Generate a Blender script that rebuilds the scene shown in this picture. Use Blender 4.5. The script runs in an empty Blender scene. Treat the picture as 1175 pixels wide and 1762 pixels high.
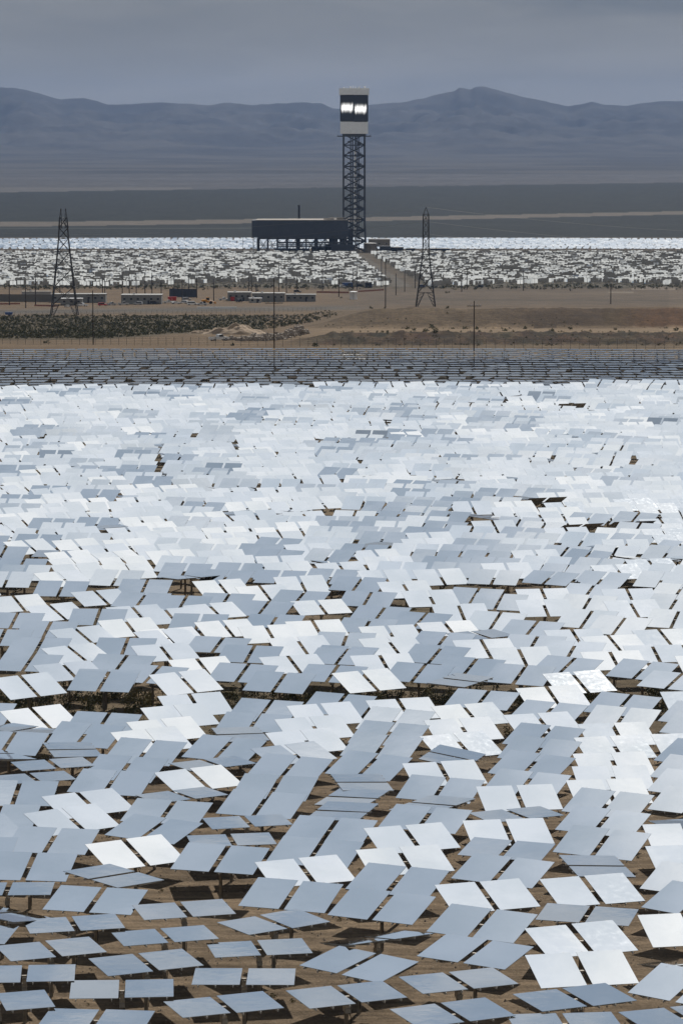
import bpy, math, random
import numpy as np
from mathutils import Vector, Matrix, noise as mnoise

random.seed(7)
sc = bpy.context.scene
COL = sc.collection

# ------------------------------------------------------------------ camera
CZ = 39.9
PITCH = math.atan(634 / 5000)
cam_d = bpy.data.cameras.new("camera")
cam = bpy.data.objects.new("camera", cam_d)
COL.objects.link(cam)
cam.location = (0, 0, CZ)
cam.rotation_euler = (math.pi / 2 - PITCH, 0, 0)
cam_d.sensor_fit = 'VERTICAL'
cam_d.sensor_height = 24
cam_d.angle_y = 2 * math.atan(881 / 5000)
cam_d.clip_start = 1
cam_d.clip_end = 90000
sc.camera = cam

# ------------------------------------------------------------------ light
SUN = Vector((0.24, 0.72, 0.65)).normalized()
sl = bpy.data.lights.new("sun", 'SUN')
sl.energy = 4.2
sl.angle = math.radians(0.6)
sl.color = (1.0, 0.95, 0.88)
sun = bpy.data.objects.new("sun", sl)
COL.objects.link(sun)
sun.rotation_euler = SUN.to_track_quat('Z', 'Y').to_euler()

w = bpy.data.worlds.new("World")
sc.world = w
w.use_nodes = True
nt = w.node_tree
nt.nodes.clear()


class N:
    """tiny helper for building node maths"""
    def __init__(s, nt): s.nt = nt
    def n(s, t, **k):
        x = s.nt.nodes.new(t)
        for a, b in k.items(): setattr(x, a, b)
        return x
    def put(s, sock, v):
        if hasattr(v, 'is_output'): s.nt.links.new(v, sock)
        else: sock.default_value = v
    def m(s, op, a, b=None, c=None, clamp=False):
        x = s.n('ShaderNodeMath', operation=op, use_clamp=clamp)
        for i, v in enumerate((a, b, c)):
            if v is not None: s.put(x.inputs[i], v)
        return x.outputs[0]
    def step(s, v, a, b, lo=0.0, hi=1.0, kind='SMOOTHSTEP'):
        x = s.n('ShaderNodeMapRange', interpolation_type=kind)
        s.put(x.inputs[0], v)
        for i, q in enumerate((a, b, lo, hi)): s.put(x.inputs[i + 1], q)
        return x.outputs[0]
    def mix(s, f, a, b, blend='MIX'):
        x = s.n('ShaderNodeMix', data_type='RGBA', blend_type=blend)
        s.put(x.inputs[0], f)
        for i, v in ((6, a), (7, b)):
            if isinstance(v, tuple) and len(v) == 3: v = (*v, 1)
            s.put(x.inputs[i], v)
        return x.outputs[2]
    def noise(s, vec, scale, detail=4, rough=0.55, dist=0.0):
        x = s.n('ShaderNodeTexNoise')
        if vec is not None: s.put(x.inputs['Vector'], vec)
        x.inputs['Scale'].default_value = scale
        x.inputs['Detail'].default_value = detail
        x.inputs['Roughness'].default_value = rough
        x.inputs['Distortion'].default_value = dist
        return x.outputs[0]
    def vec(s, x, y, z):
        c = s.n('ShaderNodeCombineXYZ')
        for i, v in enumerate((x, y, z)): s.put(c.inputs[i], v)
        return c.outputs[0]


g = N(nt)
tc = g.n('ShaderNodeTexCoord').outputs['Generated']
sp = g.n('ShaderNodeSeparateXYZ')
nt.links.new(tc, sp.inputs[0])
X, Y, Z = sp.outputs
dp = g.n('ShaderNodeVectorMath', operation='DOT_PRODUCT')
nt.links.new(tc, dp.inputs[0])
dp.inputs[1].default_value = Vector((0.185, 0.74, 0.64)).normalized()
DOT = dp.outputs['Value']
zz = g.m('ADD', g.m('MAXIMUM', Z, 0.0), 0.12)
cl = g.vec(g.m('DIVIDE', X, zz), g.m('DIVIDE', Y, zz), 0.0)      # cloud deck seen from below
n1 = g.noise(cl, 1.7, 6, 0.6, 0.4)
n2 = g.noise(cl, 5.0, 5, 0.6, 0.6)
n3 = g.noise(cl, 0.45, 4, 0.5)
sky = g.n('ShaderNodeTexSky', sky_type='NISHITA', sun_disc=False)
sky.sun_elevation = math.asin(SUN.z)
sky.sun_rotation = math.atan2(SUN.x, SUN.y)
sky.altitude = 900
nish = g.mix(1.0, sky.outputs[0], (0.085, 0.085, 0.085), 'MULTIPLY')
# thin high cloud: pale blue-grey away from the sun, white about it
wob = g.m('MULTIPLY', g.m('SUBTRACT', n1, 0.5), 0.012)
dd = g.m('ADD', DOT, wob)
near = g.step(dd, 0.968, 0.989)
streak = g.step(n1, 0.42, 0.68)
blue = g.mix(g.m('MULTIPLY', streak, 0.55), (0.35, 0.42, 0.51), (0.58, 0.63, 0.69))
lowc = g.mix(g.step(n2, 0.42, 0.60), (0.255, 0.315, 0.395), (0.43, 0.455, 0.485))
blue = g.mix(g.step(Z, 0.48, 0.30), blue, lowc)
blue = g.mix(0.10, blue, nish)
wht = g.mix(g.step(n2, 0.4, 0.62), (0.74, 0.785, 0.85), (1.0, 1.0, 1.0))
c = g.mix(near, blue, wht)
# the bright cloud spreads wider higher up
high = g.m('MULTIPLY', g.step(Z, 0.685, 0.745), g.step(DOT, 0.90, 0.94))
c = g.mix(high, c, g.mix(g.m('MAXIMUM', near, g.step(n1, 0.38, 0.62)), (0.55, 0.62, 0.71), wht))
# grey veil low over the ranges ahead
lowg = g.step(Z, 0.02, 0.17)
veil = g.mix(g.step(n3, 0.40, 0.62), (0.20, 0.207, 0.213), (0.255, 0.26, 0.264))
veil = g.mix(g.step(Z, 0.052, 0.014), veil, (0.315, 0.318, 0.322))
n4 = g.noise(g.vec(g.m('MULTIPLY', X, 9.0), 0.0, g.m('MULTIPLY', Z, 60.0)), 1.0, 5, 0.55, 0.3)
veil = g.mix(g.m('MULTIPLY', g.step(n4, 0.38, 0.66), 0.28), veil, (0.145, 0.155, 0.165))
dark = g.m('MULTIPLY', g.step(g.m('ADD', X, g.m('MULTIPLY', g.m('SUBTRACT', n4, 0.5), 0.10)), 0.045, 0.095), g.step(g.m('ADD', Z, g.m('MULTIPLY', g.m('SUBTRACT', n4, 0.5), 0.012)), 0.041, 0.049))
veil = g.mix(g.m('MULTIPLY', dark, 0.6), veil, (0.115, 0.135, 0.16))
c = g.mix(lowg, veil, c)
# unseen bright cloud added low behind the camera to whiten the far panels
back = g.m('MULTIPLY', g.step(Y, 0.1, -0.5), g.step(Z, -0.02, 0.1))
c = g.mix(back, c, g.mix(g.step(n1, 0.35, 0.6), (0.60, 0.585, 0.545), (0.76, 0.74, 0.69)))
# unseen sky dimmed away from the sun to deepen the shadows
c = g.mix(g.m('MULTIPLY', g.step(DOT, 0.93, 0.68), g.step(Z, 0.3, 0.5)), c, (0.09, 0.105, 0.13))
# overhead, dimmed too for less ambient light
over = g.step(Z, 0.80, 0.97)
c = g.mix(over, c, (0.11, 0.125, 0.15))
bg = g.n('ShaderNodeBackground')
nt.links.new(c, bg.inputs[0])
bg.inputs[1].default_value = 1.0
out = g.n('ShaderNodeOutputWorld')
nt.links.new(bg.outputs[0], out.inputs[0])

sc.view_settings.view_transform = 'Standard'
sc.view_settings.look = 'None'
sc.view_settings.exposure = 0.0
sc.view_settings.gamma = 1.0
sc.view_settings.use_curve_mapping = False
sc.cycles.max_bounces = 6
sc.cycles.glossy_bounces = 4
sc.cycles.volume_bounces = 0
sc.cycles.caustics_reflective = False
sc.cycles.caustics_refractive = False
sc.cycles.sample_clamp_indirect = 4.0
sc.cycles.sample_clamp_direct = 8.0

# ------------------------------------------------------------------ survey: picture ray <-> ground
RX = Vector((1, 0, 0))
FW = Vector((0, math.cos(PITCH), -math.sin(PITCH)))
UP = Vector((0, math.sin(PITCH), math.cos(PITCH)))
KNOTS = [(-500, 3.0), (0, 0.0), (680, -8.7), (1330, -39.0), (1885, -55.0), (90000, -55.0)]


def prof(y):
    for (a, za), (b, zb) in zip(KNOTS, KNOTS[1:]):
        if y <= b:
            return za + (zb - za) * (y - a) / (b - a)
    return -55.0


def ray(px, py):
    return RX * (px - 587.5) + UP * (881 - py) + FW * 5000


def site(px, py, dz=0.0):
    """the point of the graded ground (raised dz) seen along a ray"""
    r = ray(px, py)
    best = None
    for (a, za), (b, zb) in zip(KNOTS, KNOTS[1:]):
        k = (zb - za) / (b - a)
        den = r.z - k * r.y
        if abs(den) < 1e-9: continue
        t = (za + dz - k * a - CZ) / den
        if t > 0 and a - 1e-6 <= t * r.y <= b + 1e-6:
            best = Vector((r.x * t, r.y * t, CZ + r.z * t))
            break
    return best


def scale_at(P):
    """metres per picture pixel at P"""
    return (P - Vector((0, 0, CZ))).dot(FW) / 5000


def to_pic(P):
    v = P - Vector((0, 0, CZ))
    d = v.dot(FW)
    return 587.5 + v.x / d * 5000, 881 - v.dot(UP) / d * 5000


def sstep(v, a, b):
    t = min(1, max(0, (v - a) / (b - a)))
    return t * t * (3 - 2 * t)


# ------------------------------------------------------------------ materials
def mat(name, col, rough=0.7, metal=0.0, var=0.0, vscale=1.0, bump=0.0, bscale=20.0, emit=None, spec=0.3):
    m = bpy.data.materials.new(name)
    m.use_nodes = True
    t = m.node_tree
    b = t.nodes['Principled BSDF']
    b.inputs['Roughness'].default_value = rough
    b.inputs['Metallic'].default_value = metal
    b.inputs['Specular IOR Level'].default_value = spec
    h = N(t)
    if var:
        o = h.n('ShaderNodeTexCoord').outputs['Object']
        f = h.step(h.noise(o, vscale, 5), 0.3, 0.7, kind='LINEAR')
        lo = tuple(x * (1 - var) for x in col)
        hi = tuple(min(1, x * (1 + var)) for x in col)
        t.links.new(h.mix(f, lo, hi), b.inputs['Base Color'])
    else:
        b.inputs['Base Color'].default_value = (*col, 1)
    if bump:
        o = h.n('ShaderNodeTexCoord').outputs['Object']
        bn = h.n('ShaderNodeBump')
        bn.inputs['Strength'].default_value = bump
        t.links.new(h.noise(o, bscale, 4), bn.inputs['Height'])
        t.links.new(bn.outputs[0], b.inputs['Normal'])
    if emit:
        b.inputs['Emission Color'].default_value = (*emit[0], 1)
        b.inputs['Emission Strength'].default_value = emit[1]
    return m


def mirror_material():
    m = bpy.data.materials.new("mirror_glass")
    m.use_nodes = True
    t = m.node_tree
    b = t.nodes['Principled BSDF']
    h = N(t)
    geo = h.n('ShaderNodeNewGeometry').outputs['Position']
    oi = h.n('ShaderNodeObjectInfo').outputs['Random']
    f = h.noise(geo, 0.17, 3)
    dust = h.noise(geo, 2.3, 5, 0.65)
    cc = h.mix(h.step(f, 0.35, 0.65), (0.82, 0.85, 0.86), (0.93, 0.945, 0.95))
    cc = h.mix(h.m('MULTIPLY', oi, 0.10), cc, (0.74, 0.78, 0.80))
    cc = h.mix(h.step(dust, 0.55, 0.8, 0, 0.10), cc, (0.72, 0.70, 0.66))
    t.links.new(cc, b.inputs['Base Color'])
    b.inputs['Metallic'].default_value = 1.0
    t.links.new(h.step(dust, 0.3, 0.8, 0.02, 0.07), b.inputs['Roughness'])
    bn = h.n('ShaderNodeBump')
    bn.inputs['Strength'].default_value = 0.05
    bn.inputs['Distance'].default_value = 0.05
    t.links.new(h.noise(geo, 0.9, 2), bn.inputs['Height'])
    t.links.new(bn.outputs[0], b.inputs['Normal'])
    return m


M = dict(
    mirror=mirror_material(),
    back=mat("mirror_back", (0.42, 0.41, 0.385), 0.7, 0, 0.15, 2.0),
    edge=mat("mirror_edge", (0.30, 0.33, 0.34), 0.4),
    steel=mat("galvanised_steel", (0.27, 0.26, 0.24), 0.5, 0.4, 0.2, 3.0),
    post=mat("weathered_post", (0.22, 0.20, 0.17), 0.7, 0.2, 0.25, 4.0),
    drive=mat("drive_housing", (0.42, 0.37, 0.30), 0.5, 0.1, 0.25, 6.0),
    cable=mat("black_cable", (0.02, 0.02, 0.02), 0.6),
    tower=mat("tower_steel", (0.06, 0.064, 0.07), 0.6, 0.2, 0.2, 0.3),
    pylon=mat("pylon_steel", (0.055, 0.05, 0.043), 0.6, 0.3, 0.2, 0.5),
    white=mat("white_panel", (0.88, 0.89, 0.90), 0.5, 0, 0.06, 0.5),
    receiver=mat("receiver_tubes", (0.012, 0.013, 0.02), 0.4),
    cladding=mat("dark_cladding", (0.042, 0.048, 0.06), 0.6, 0, 0.12, 0.2),
    tank=mat("tan_tank", (0.30, 0.26, 0.21), 0.6, 0, 0.12, 0.5),
    wood=mat("creosoted_wood", (0.055, 0.045, 0.035), 0.85, 0, 0.3, 2.0),
    wire=mat("line_wire", (0.22, 0.21, 0.2), 0.5, 0.5),
    trailer=mat("trailer_siding", (0.20, 0.20, 0.19), 0.6, 0, 0.15, 0.6),
    roof=mat("pale_roof", (0.33, 0.32, 0.30), 0.6, 0, 0.1, 0.6),
    glass=mat("dark_glass", (0.02, 0.025, 0.03), 0.1, 0, spec=0.6),
    tyre=mat("tyre_rubber", (0.02, 0.02, 0.02), 0.85),
    chrome=mat("light_trim", (0.5, 0.5, 0.5), 0.3, 0.7),
    white_paint=mat("white_paint", (0.75, 0.75, 0.74), 0.35),
    silver_paint=mat("silver_paint", (0.42, 0.43, 0.44), 0.35, 0.3),
    dark_paint=mat("dark_paint", (0.025, 0.028, 0.035), 0.3),
    red_paint=mat("red_paint", (0.45, 0.035, 0.02), 0.4),
    blue_paint=mat("blue_paint", (0.03, 0.07, 0.2), 0.4),
    yellow_paint=mat("orange_yellow_paint", (0.62, 0.28, 0.03), 0.45),
    netting=mat("orange_netting", (0.33, 0.15, 0.10), 0.8),
    rock=mat("rubble_rock", (0.26, 0.22, 0.18), 0.9, 0, 0.3, 0.4),
    pile=mat("piled_dirt", (0.34, 0.26, 0.185), 0.95, 0, 0.2, 0.35, 0.6, 1.2),
    fence=mat("fence_wire", (0.16, 0.15, 0.13), 0.6, 0.4),
    lamp=mat("lamp_lens", (0.6, 0.6, 0.55), 0.3),
)


def leaf_material(name, a, b_):
    m = bpy.data.materials.new(name)
    m.use_nodes = True
    t = m.node_tree
    b = t.nodes['Principled BSDF']
    h = N(t)
    p = h.n('ShaderNodeNewGeometry').outputs['Position']
    t.links.new(h.mix(h.step(h.noise(p, 0.35, 4), 0.35, 0.65), a, b_), b.inputs['Base Color'])
    b.inputs['Roughness'].default_value = 0.85
    b.inputs['Specular IOR Level'].default_value = 0.15
    return m


M['leaf'] = leaf_material("creosote_leaf", (0.058, 0.062, 0.032), (0.125, 0.12, 0.065))
M['dryleaf'] = leaf_material("dry_grass", (0.085, 0.08, 0.04), (0.22, 0.19, 0.10))


# ------------------------------------------------------------------ mesh building
class MB:
    def __init__(s): s.v, s.f, s.mi = [], [], []
    def quad(s, pts, mi=0):
        k = len(s.v); s.v += [tuple(p) for p in pts]; s.f.append(tuple(range(k, k + len(pts)))); s.mi.append(mi)
        return s
    def box(s, c, size, rot=None, mi=0):
        hx, hy, hz = (q / 2 for q in size)
        k = len(s.v)
        for z in (-hz, hz):
            for x, y in ((-hx, -hy), (hx, -hy), (hx, hy), (-hx, hy)):
                p = Vector((x, y, z))
                if rot is not None: p = rot @ p
                s.v.append(tuple(p + Vector(c)))
        for f in ((0, 3, 2, 1), (4, 5, 6, 7), (0, 1, 5, 4), (1, 2, 6, 5), (2, 3, 7, 6), (3, 0, 4, 7)):
            s.f.append(tuple(k + i for i in f)); s.mi.append(mi)
        return s
    def bar(s, a, b, r, n=4, r2=None, mi=0, caps=True):
        a, b = Vector(a), Vector(b)
        d = (b - a).normalized()
        e = d.orthogonal().normalized(); f = d.cross(e)
        k = len(s.v); r2 = r if r2 is None else r2
        for p, q in ((a, r), (b, r2)):
            for i in range(n):
                an = 2 * math.pi * (i + .5) / n
                s.v.append(tuple(p + e * math.cos(an) * q + f * math.sin(an) * q))
        for i in range(n):
            j = (i + 1) % n
            s.f.append((k + i, k + j, k + n + j, k + n + i)); s.mi.append(mi)
        if caps:
            s.f.append(tuple(k + i for i in reversed(range(n)))); s.mi.append(mi)
            s.f.append(tuple(k + n + i for i in range(n))); s.mi.append(mi)
        return s
    def lathe(s, prof_, n=24, c=(0, 0, 0), mi=0):
        k = len(s.v)
        for r, z in prof_:
            for i in range(n):
                a = 2 * math.pi * i / n
                s.v.append((c[0] + r * math.cos(a), c[1] + r * math.sin(a), c[2] + z))
        for q in range(len(prof_) - 1):
            for i in range(n):
                j = (i + 1) % n
                s.f.append((k + q * n + i, k + q * n + j, k + (q + 1) * n + j, k + (q + 1) * n + i)); s.mi.append(mi)
        return s
    def prism(s, pts, y0, y1, mi=0):
        """outline in x,z pulled along y"""
        n = len(pts); k = len(s.v)
        for y in (y0, y1):
            s.v += [(x, y, z) for x, z in pts]
        s.f.append(tuple(k + i for i in range(n))); s.mi.append(mi)
        s.f.append(tuple(k + n + i for i in reversed(range(n)))); s.mi.append(mi)
        for i in range(n):
            j = (i + 1) % n
            s.f.append((k + i, k + n + i, k + n + j, k + j)); s.mi.append(mi)
        return s
    def mesh(s, name, mats, smooth=False):
        me = bpy.data.meshes.new(name)
        me.from_pydata(s.v, [], s.f)
        for m in (mats if isinstance(mats, (list, tuple)) else [mats]): me.materials.append(m)
        me.polygons.foreach_set('material_index', s.mi)
        if smooth: me.polygons.foreach_set('use_smooth', [True] * len(s.f))
        me.update()
        return me
    def build(s, name, mats, parent=None, smooth=False):
        o = bpy.data.objects.new(name, s.mesh(name, mats, smooth))
        COL.objects.link(o)
        if parent is not None: o.parent = parent
        return o


def tag(o, label=None, cat=None, group=None, kind=None):
    for k, v in (('label', label), ('category', cat), ('group', group), ('kind', kind)):
        if v: o[k] = v
    return o


def empty(name, loc, rz=0.0):
    o = bpy.data.objects.new(name, None)
    COL.objects.link(o)
    o.location = loc
    o.rotation_euler = (0, 0, rz)
    o.empty_display_size = 0.5
    return o


def copy_tree(o, parent=None):
    c = o.copy(); COL.objects.link(c)
    if parent is not None: c.parent = parent
    for ch in list(KIDS.get(o.name, ())):
        copy_tree(ch, c)
    return c


KIDS = {}


def remember(o):
    """note a tree's children once, so that copying it stays quick"""
    KIDS[o.name] = [c for c in bpy.data.objects if c.parent == o]
    for c in KIDS[o.name]: remember(c)


UNITS = ("zeroth first second third fourth fifth sixth seventh eighth ninth tenth eleventh twelfth thirteenth fourteenth fifteenth "
         "sixteenth seventeenth eighteenth nineteenth").split()
TENS = {20: ("twentieth", "twenty"), 30: ("thirtieth", "thirty"), 40: ("fortieth", "forty"), 50: ("fiftieth", "fifty")}


def nth(i):
    if i < 20: return UNITS[i]
    t, r = i // 10 * 10, i % 10
    return TENS[t][0] if r == 0 else f"{TENS[t][1]}-{UNITS[r]}"


# ------------------------------------------------------------------ ground
def bank(X_, Y_, n=0.0):
    """height of the two graded banks on the right above the even slope, and which bank this is"""
    px = 587.5 + X_ / max(Y_, 1) * 5000
    m = sstep(px, 455, 600)
    if m <= 0 or Y_ < 745 or Y_ > 1500: return 0.0, 0, m
    w1 = 8 * mnoise.noise(Vector((X_ * .03, 0, 4))); w2 = 10 * mnoise.noise(Vector((X_ * .022, 0, 8)))
    y1, y2 = 757 + w1, 1022 + w2
    if Y_ < y1: return 0.0, 0, m
    if Y_ < y1 + 26:
        t_ = (Y_ - y1) / 26
        h_ = 2.9 * sstep(t_, 0, .45) * .5 + 2.9 * .5 * sstep(t_, .55, 1)
        return h_ * m, 1, m
    if Y_ < y2: return 2.9 * (1 - (Y_ - y1 - 26) / (y2 - y1 - 26)) * m, 2, m
    crest = 39.9 - (.0558 - .0006 * sstep(px, 980, 1120)) * Y_ - prof(Y_)
    top = 6.9 * sstep(px, 500, 680) + .5
    if Y_ < y2 + 34: return min(top, crest) * ((Y_ - y2) / 34) ** .9 * m, 3, m
    return max(0.0, min(top, crest - .5 - 1.0 * sstep(Y_, 1060, 1150)) * m), 4, m


def ground_look(px, py, X_, Y_):
    """base colour of the soil or plant cover with some painted shade, and relief, at one place"""
    h = 0.0
    al = 0.0
    n = mnoise.fractal(Vector((X_ * 0.02, Y_ * 0.008, 3.1)), 1.0, 2.0, 4)
    nf = mnoise.fractal(Vector((X_ * 0.15, Y_ * 0.05, 9.1)), 1.0, 2.0, 3)
    if py > 603:
        dirt = (0.215, 0.160, 0.105)
        weeds = (0.085, 0.072, 0.04)
        f = sstep(Y_, 190, 215) * min(1, max(0, 0.55 + nf * 0.9)) * 0.8
        c = [a + (b - a) * f for a, b in zip(dirt, weeds)]
        h = 0.05 * nf
        if Y_ > 505: c = [q * (1 - .72 * sstep(Y_, 505, 535) * (1 - sstep(Y_, 652, 660))) for q in c]  # shade under the flat mirror rows, darkened into the soil colour
    elif py > 493:
        tan = (0.285, 0.213, 0.145)
        grey = (0.205, 0.17, 0.138)
        brown = (0.125, 0.086, 0.054)
        c = list(tan)
        wig = n * 3
        # scrub belt on the left
        top = 543 + wig * 0.4
        bot = 584 + wig - 10 * sstep(px, 150, 330) + -16 * sstep(px, 380, 560)
        s = sstep(py, top - 1, top + 1.5) * (1 - sstep(py, bot - 2, bot + 2)) * (1 - sstep(px, 520, 600))
        if s > 0:
            c = [a + (b - a) * s for a, b in zip(c, (0.15, 0.125, 0.08))]
        # banked spoil on the right
        edge = 575 - 22 * sstep(px, 470, 640)
        m = sstep(px + n * 25, 470, 640) * sstep(py, 526, 531)
        if m > 0:
            b = list(brown)
            t1 = math.exp(-((py - (566 + n * 3 + (px - 600) * 0.001)) / 2.6) ** 2)
            t2 = math.exp(-((py - (578.5 + nf)) / 1.3) ** 2) * 0.5
            t3 = sstep(py, 592, 597)
            t4 = math.exp(-((py - (536 + (px - 800) * 0.004 + n * 5)) / 5) ** 2) * 0.65 * (1 - sstep(px, 850, 1000))
            up_ = (1 - sstep(py, 550, 558)) * (1 - sstep(px + n * 60, 760, 960))
            b = [a + (q - a) * up_ * .8 for a, q in zip(b, (0.23, 0.172, 0.115))]
            light = min(1, t1 * 1.1 + t2 + t3 + t4)
            b = [a + (q - a) * light for a, q in zip(b, (0.37, 0.29, 0.21))]
            rust = math.exp(-((py - 540) / 7) ** 2) * sstep(px, 1000, 1120) * (0.5 + nf)
            if rust > 0: b = [a + (q - a) * min(1, rust) for a, q in zip(b, (0.30, 0.16, 0.07))]
            bench = sstep(py, 568, 572) * (1 - sstep(py, 590, 594))
            al = m * min(1, .25 + bench * (1 - t2) * (1 - t1) + .3 * sstep(py, 545, 556))
            b = [q * (1 - 0.22 * bench * (0.6 + nf)) for q in b]  # bench shade and scrub cover put into the soil colour
            c = [a + (q - a) * m for a, q in zip(c, b)]
        hb, part_, mk = bank(X_, Y_)
        if mk > 0 and Y_ < 1500:
            rg_ = abs(mnoise.fractal(Vector((X_ * 0.20, Y_ * 0.10, 1.7)), 0.8, 2.1, 5))
            gl = abs(mnoise.noise(Vector((X_ * 0.16 + Y_ * .10, Y_ * 0.02, 5.0))))
            left_ = 1 - sstep(px + n * 60, 760, 940)
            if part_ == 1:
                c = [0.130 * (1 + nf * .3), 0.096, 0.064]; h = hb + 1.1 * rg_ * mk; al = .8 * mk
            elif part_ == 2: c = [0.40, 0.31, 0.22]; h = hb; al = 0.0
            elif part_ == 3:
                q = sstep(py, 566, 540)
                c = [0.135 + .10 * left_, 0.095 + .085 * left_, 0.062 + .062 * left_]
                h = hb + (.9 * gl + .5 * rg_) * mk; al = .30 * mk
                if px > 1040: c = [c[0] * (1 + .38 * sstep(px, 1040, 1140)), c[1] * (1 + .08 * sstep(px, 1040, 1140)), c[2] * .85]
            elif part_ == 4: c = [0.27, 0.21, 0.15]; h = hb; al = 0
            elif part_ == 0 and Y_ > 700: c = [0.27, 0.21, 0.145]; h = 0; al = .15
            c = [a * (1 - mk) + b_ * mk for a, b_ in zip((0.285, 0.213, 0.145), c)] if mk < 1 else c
        # graded lots and the service road
        lot = (1 - sstep(py, 522, 531)) * sstep(px, 520, 660) * (Y_ > 1470)
        c = [a + (q - a) * lot * 0.9 for a, q in zip(c, grey)]
        rd = math.exp(-((py - (537 - (px - 0) * 0.0125)) / 4.5) ** 2) * (1 - sstep(px, 560, 680))
        c = [a + (q - a) * min(1, rd * 1.1) for a, q in zip(c, (0.205, 0.195, 0.185))]
        st = math.exp(-((py - (516 + (px - 900) * 0.006)) / 1.6) ** 2) * sstep(px, 640, 720)
        c = [a + (q - a) * st * 0.6 for a, q in zip(c, (0.13, 0.115, 0.095))]
        st = math.exp(-((py - 505 - n * 2) / 2.2) ** 2) * sstep(px, 560, 700)
        c = [a + (q - a) * st * 0.5 for a, q in zip(c, (0.27, 0.22, 0.17))]
        if 1085 < px < 1160 and 493.5 < py < 498.5: c = [0.40, 0.35, 0.32]
        if 1045 < px < 1088 and 502.4 < py < 503.8: c = [0.42, 0.38, 0.34]
        if px > 1150 and py > 493: c = [q * 1.15 for q in c]
        s = (1 - sstep(py, 494, 500)) * (0.5 + nf)
        c = [a + (q - a) * max(0, min(1, s)) for a, q in zip(c, (0.12, 0.11, 0.075))]
    elif py > 408.5:
        c = [0.19, 0.18, 0.15]
        if py < 437.5:
            c = [0.17, 0.15, 0.125]
            if 434 < py < 437.5 and px < 460: c = [0.40, 0.37, 0.31]
        # the plant's approach road
        x0 = 615 + (py - 437) * 1.25
        if py > 436 and x0 - 3 - (py - 436) * 0.10 < px < x0 + 6 + (py - 436) * 0.28: c = [0.23, 0.22, 0.205]
        elif py > 436 and x0 - 10 < px < x0 + 18 + (py - 436) * 0.55: c = [0.19, 0.16, 0.125]
    else:
        edge = 331 - 17.0 * (px / 1175) + n * 0.7
        if py > edge:
            k = sstep(py, 400, 335)
            c = [0.016 + 0.008 * nf + .006 * n, 0.023 + 0.008 * nf + .007 * n, 0.022 + 0.008 * nf + .006 * n]
            cen = 386 - 20 * (px / 1175) ** 1.3 if px > 0 else 386
            q = abs(py - cen) / (4.0 - 1.2 * min(1, max(0, px / 1175)))
            if q < 1: c = [0.19, 0.165, 0.135]
            if 392 < py < 393 and px < 560: c = [0.075, 0.085, 0.075]
        else:
            c = [0.105 + 0.03 * n, 0.105 + 0.03 * n, 0.11 + 0.03 * n]
            streak_ = mnoise.fractal(Vector((X_ * 0.0006, Y_ * 0.0022, 7.0)), 1.0, 2.0, 4)
            if px < 330 and 321 < py: c = [q_ + (r_ - q_) * min(1, max(0, (streak_ + 0.25) * 2.4)) for q_, r_ in zip(c, (0.155, 0.15, 0.145))]
            c = [q_ * (1 + 0.25 * streak_) for q_ in c]
    if 408.5 < py <= 603: c = [c[0] * 0.56, c[1] * 0.52, c[2] * 0.455]
    elif py <= 408.5: c = [q * 0.75 for q in c]
    return c, h, al


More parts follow.
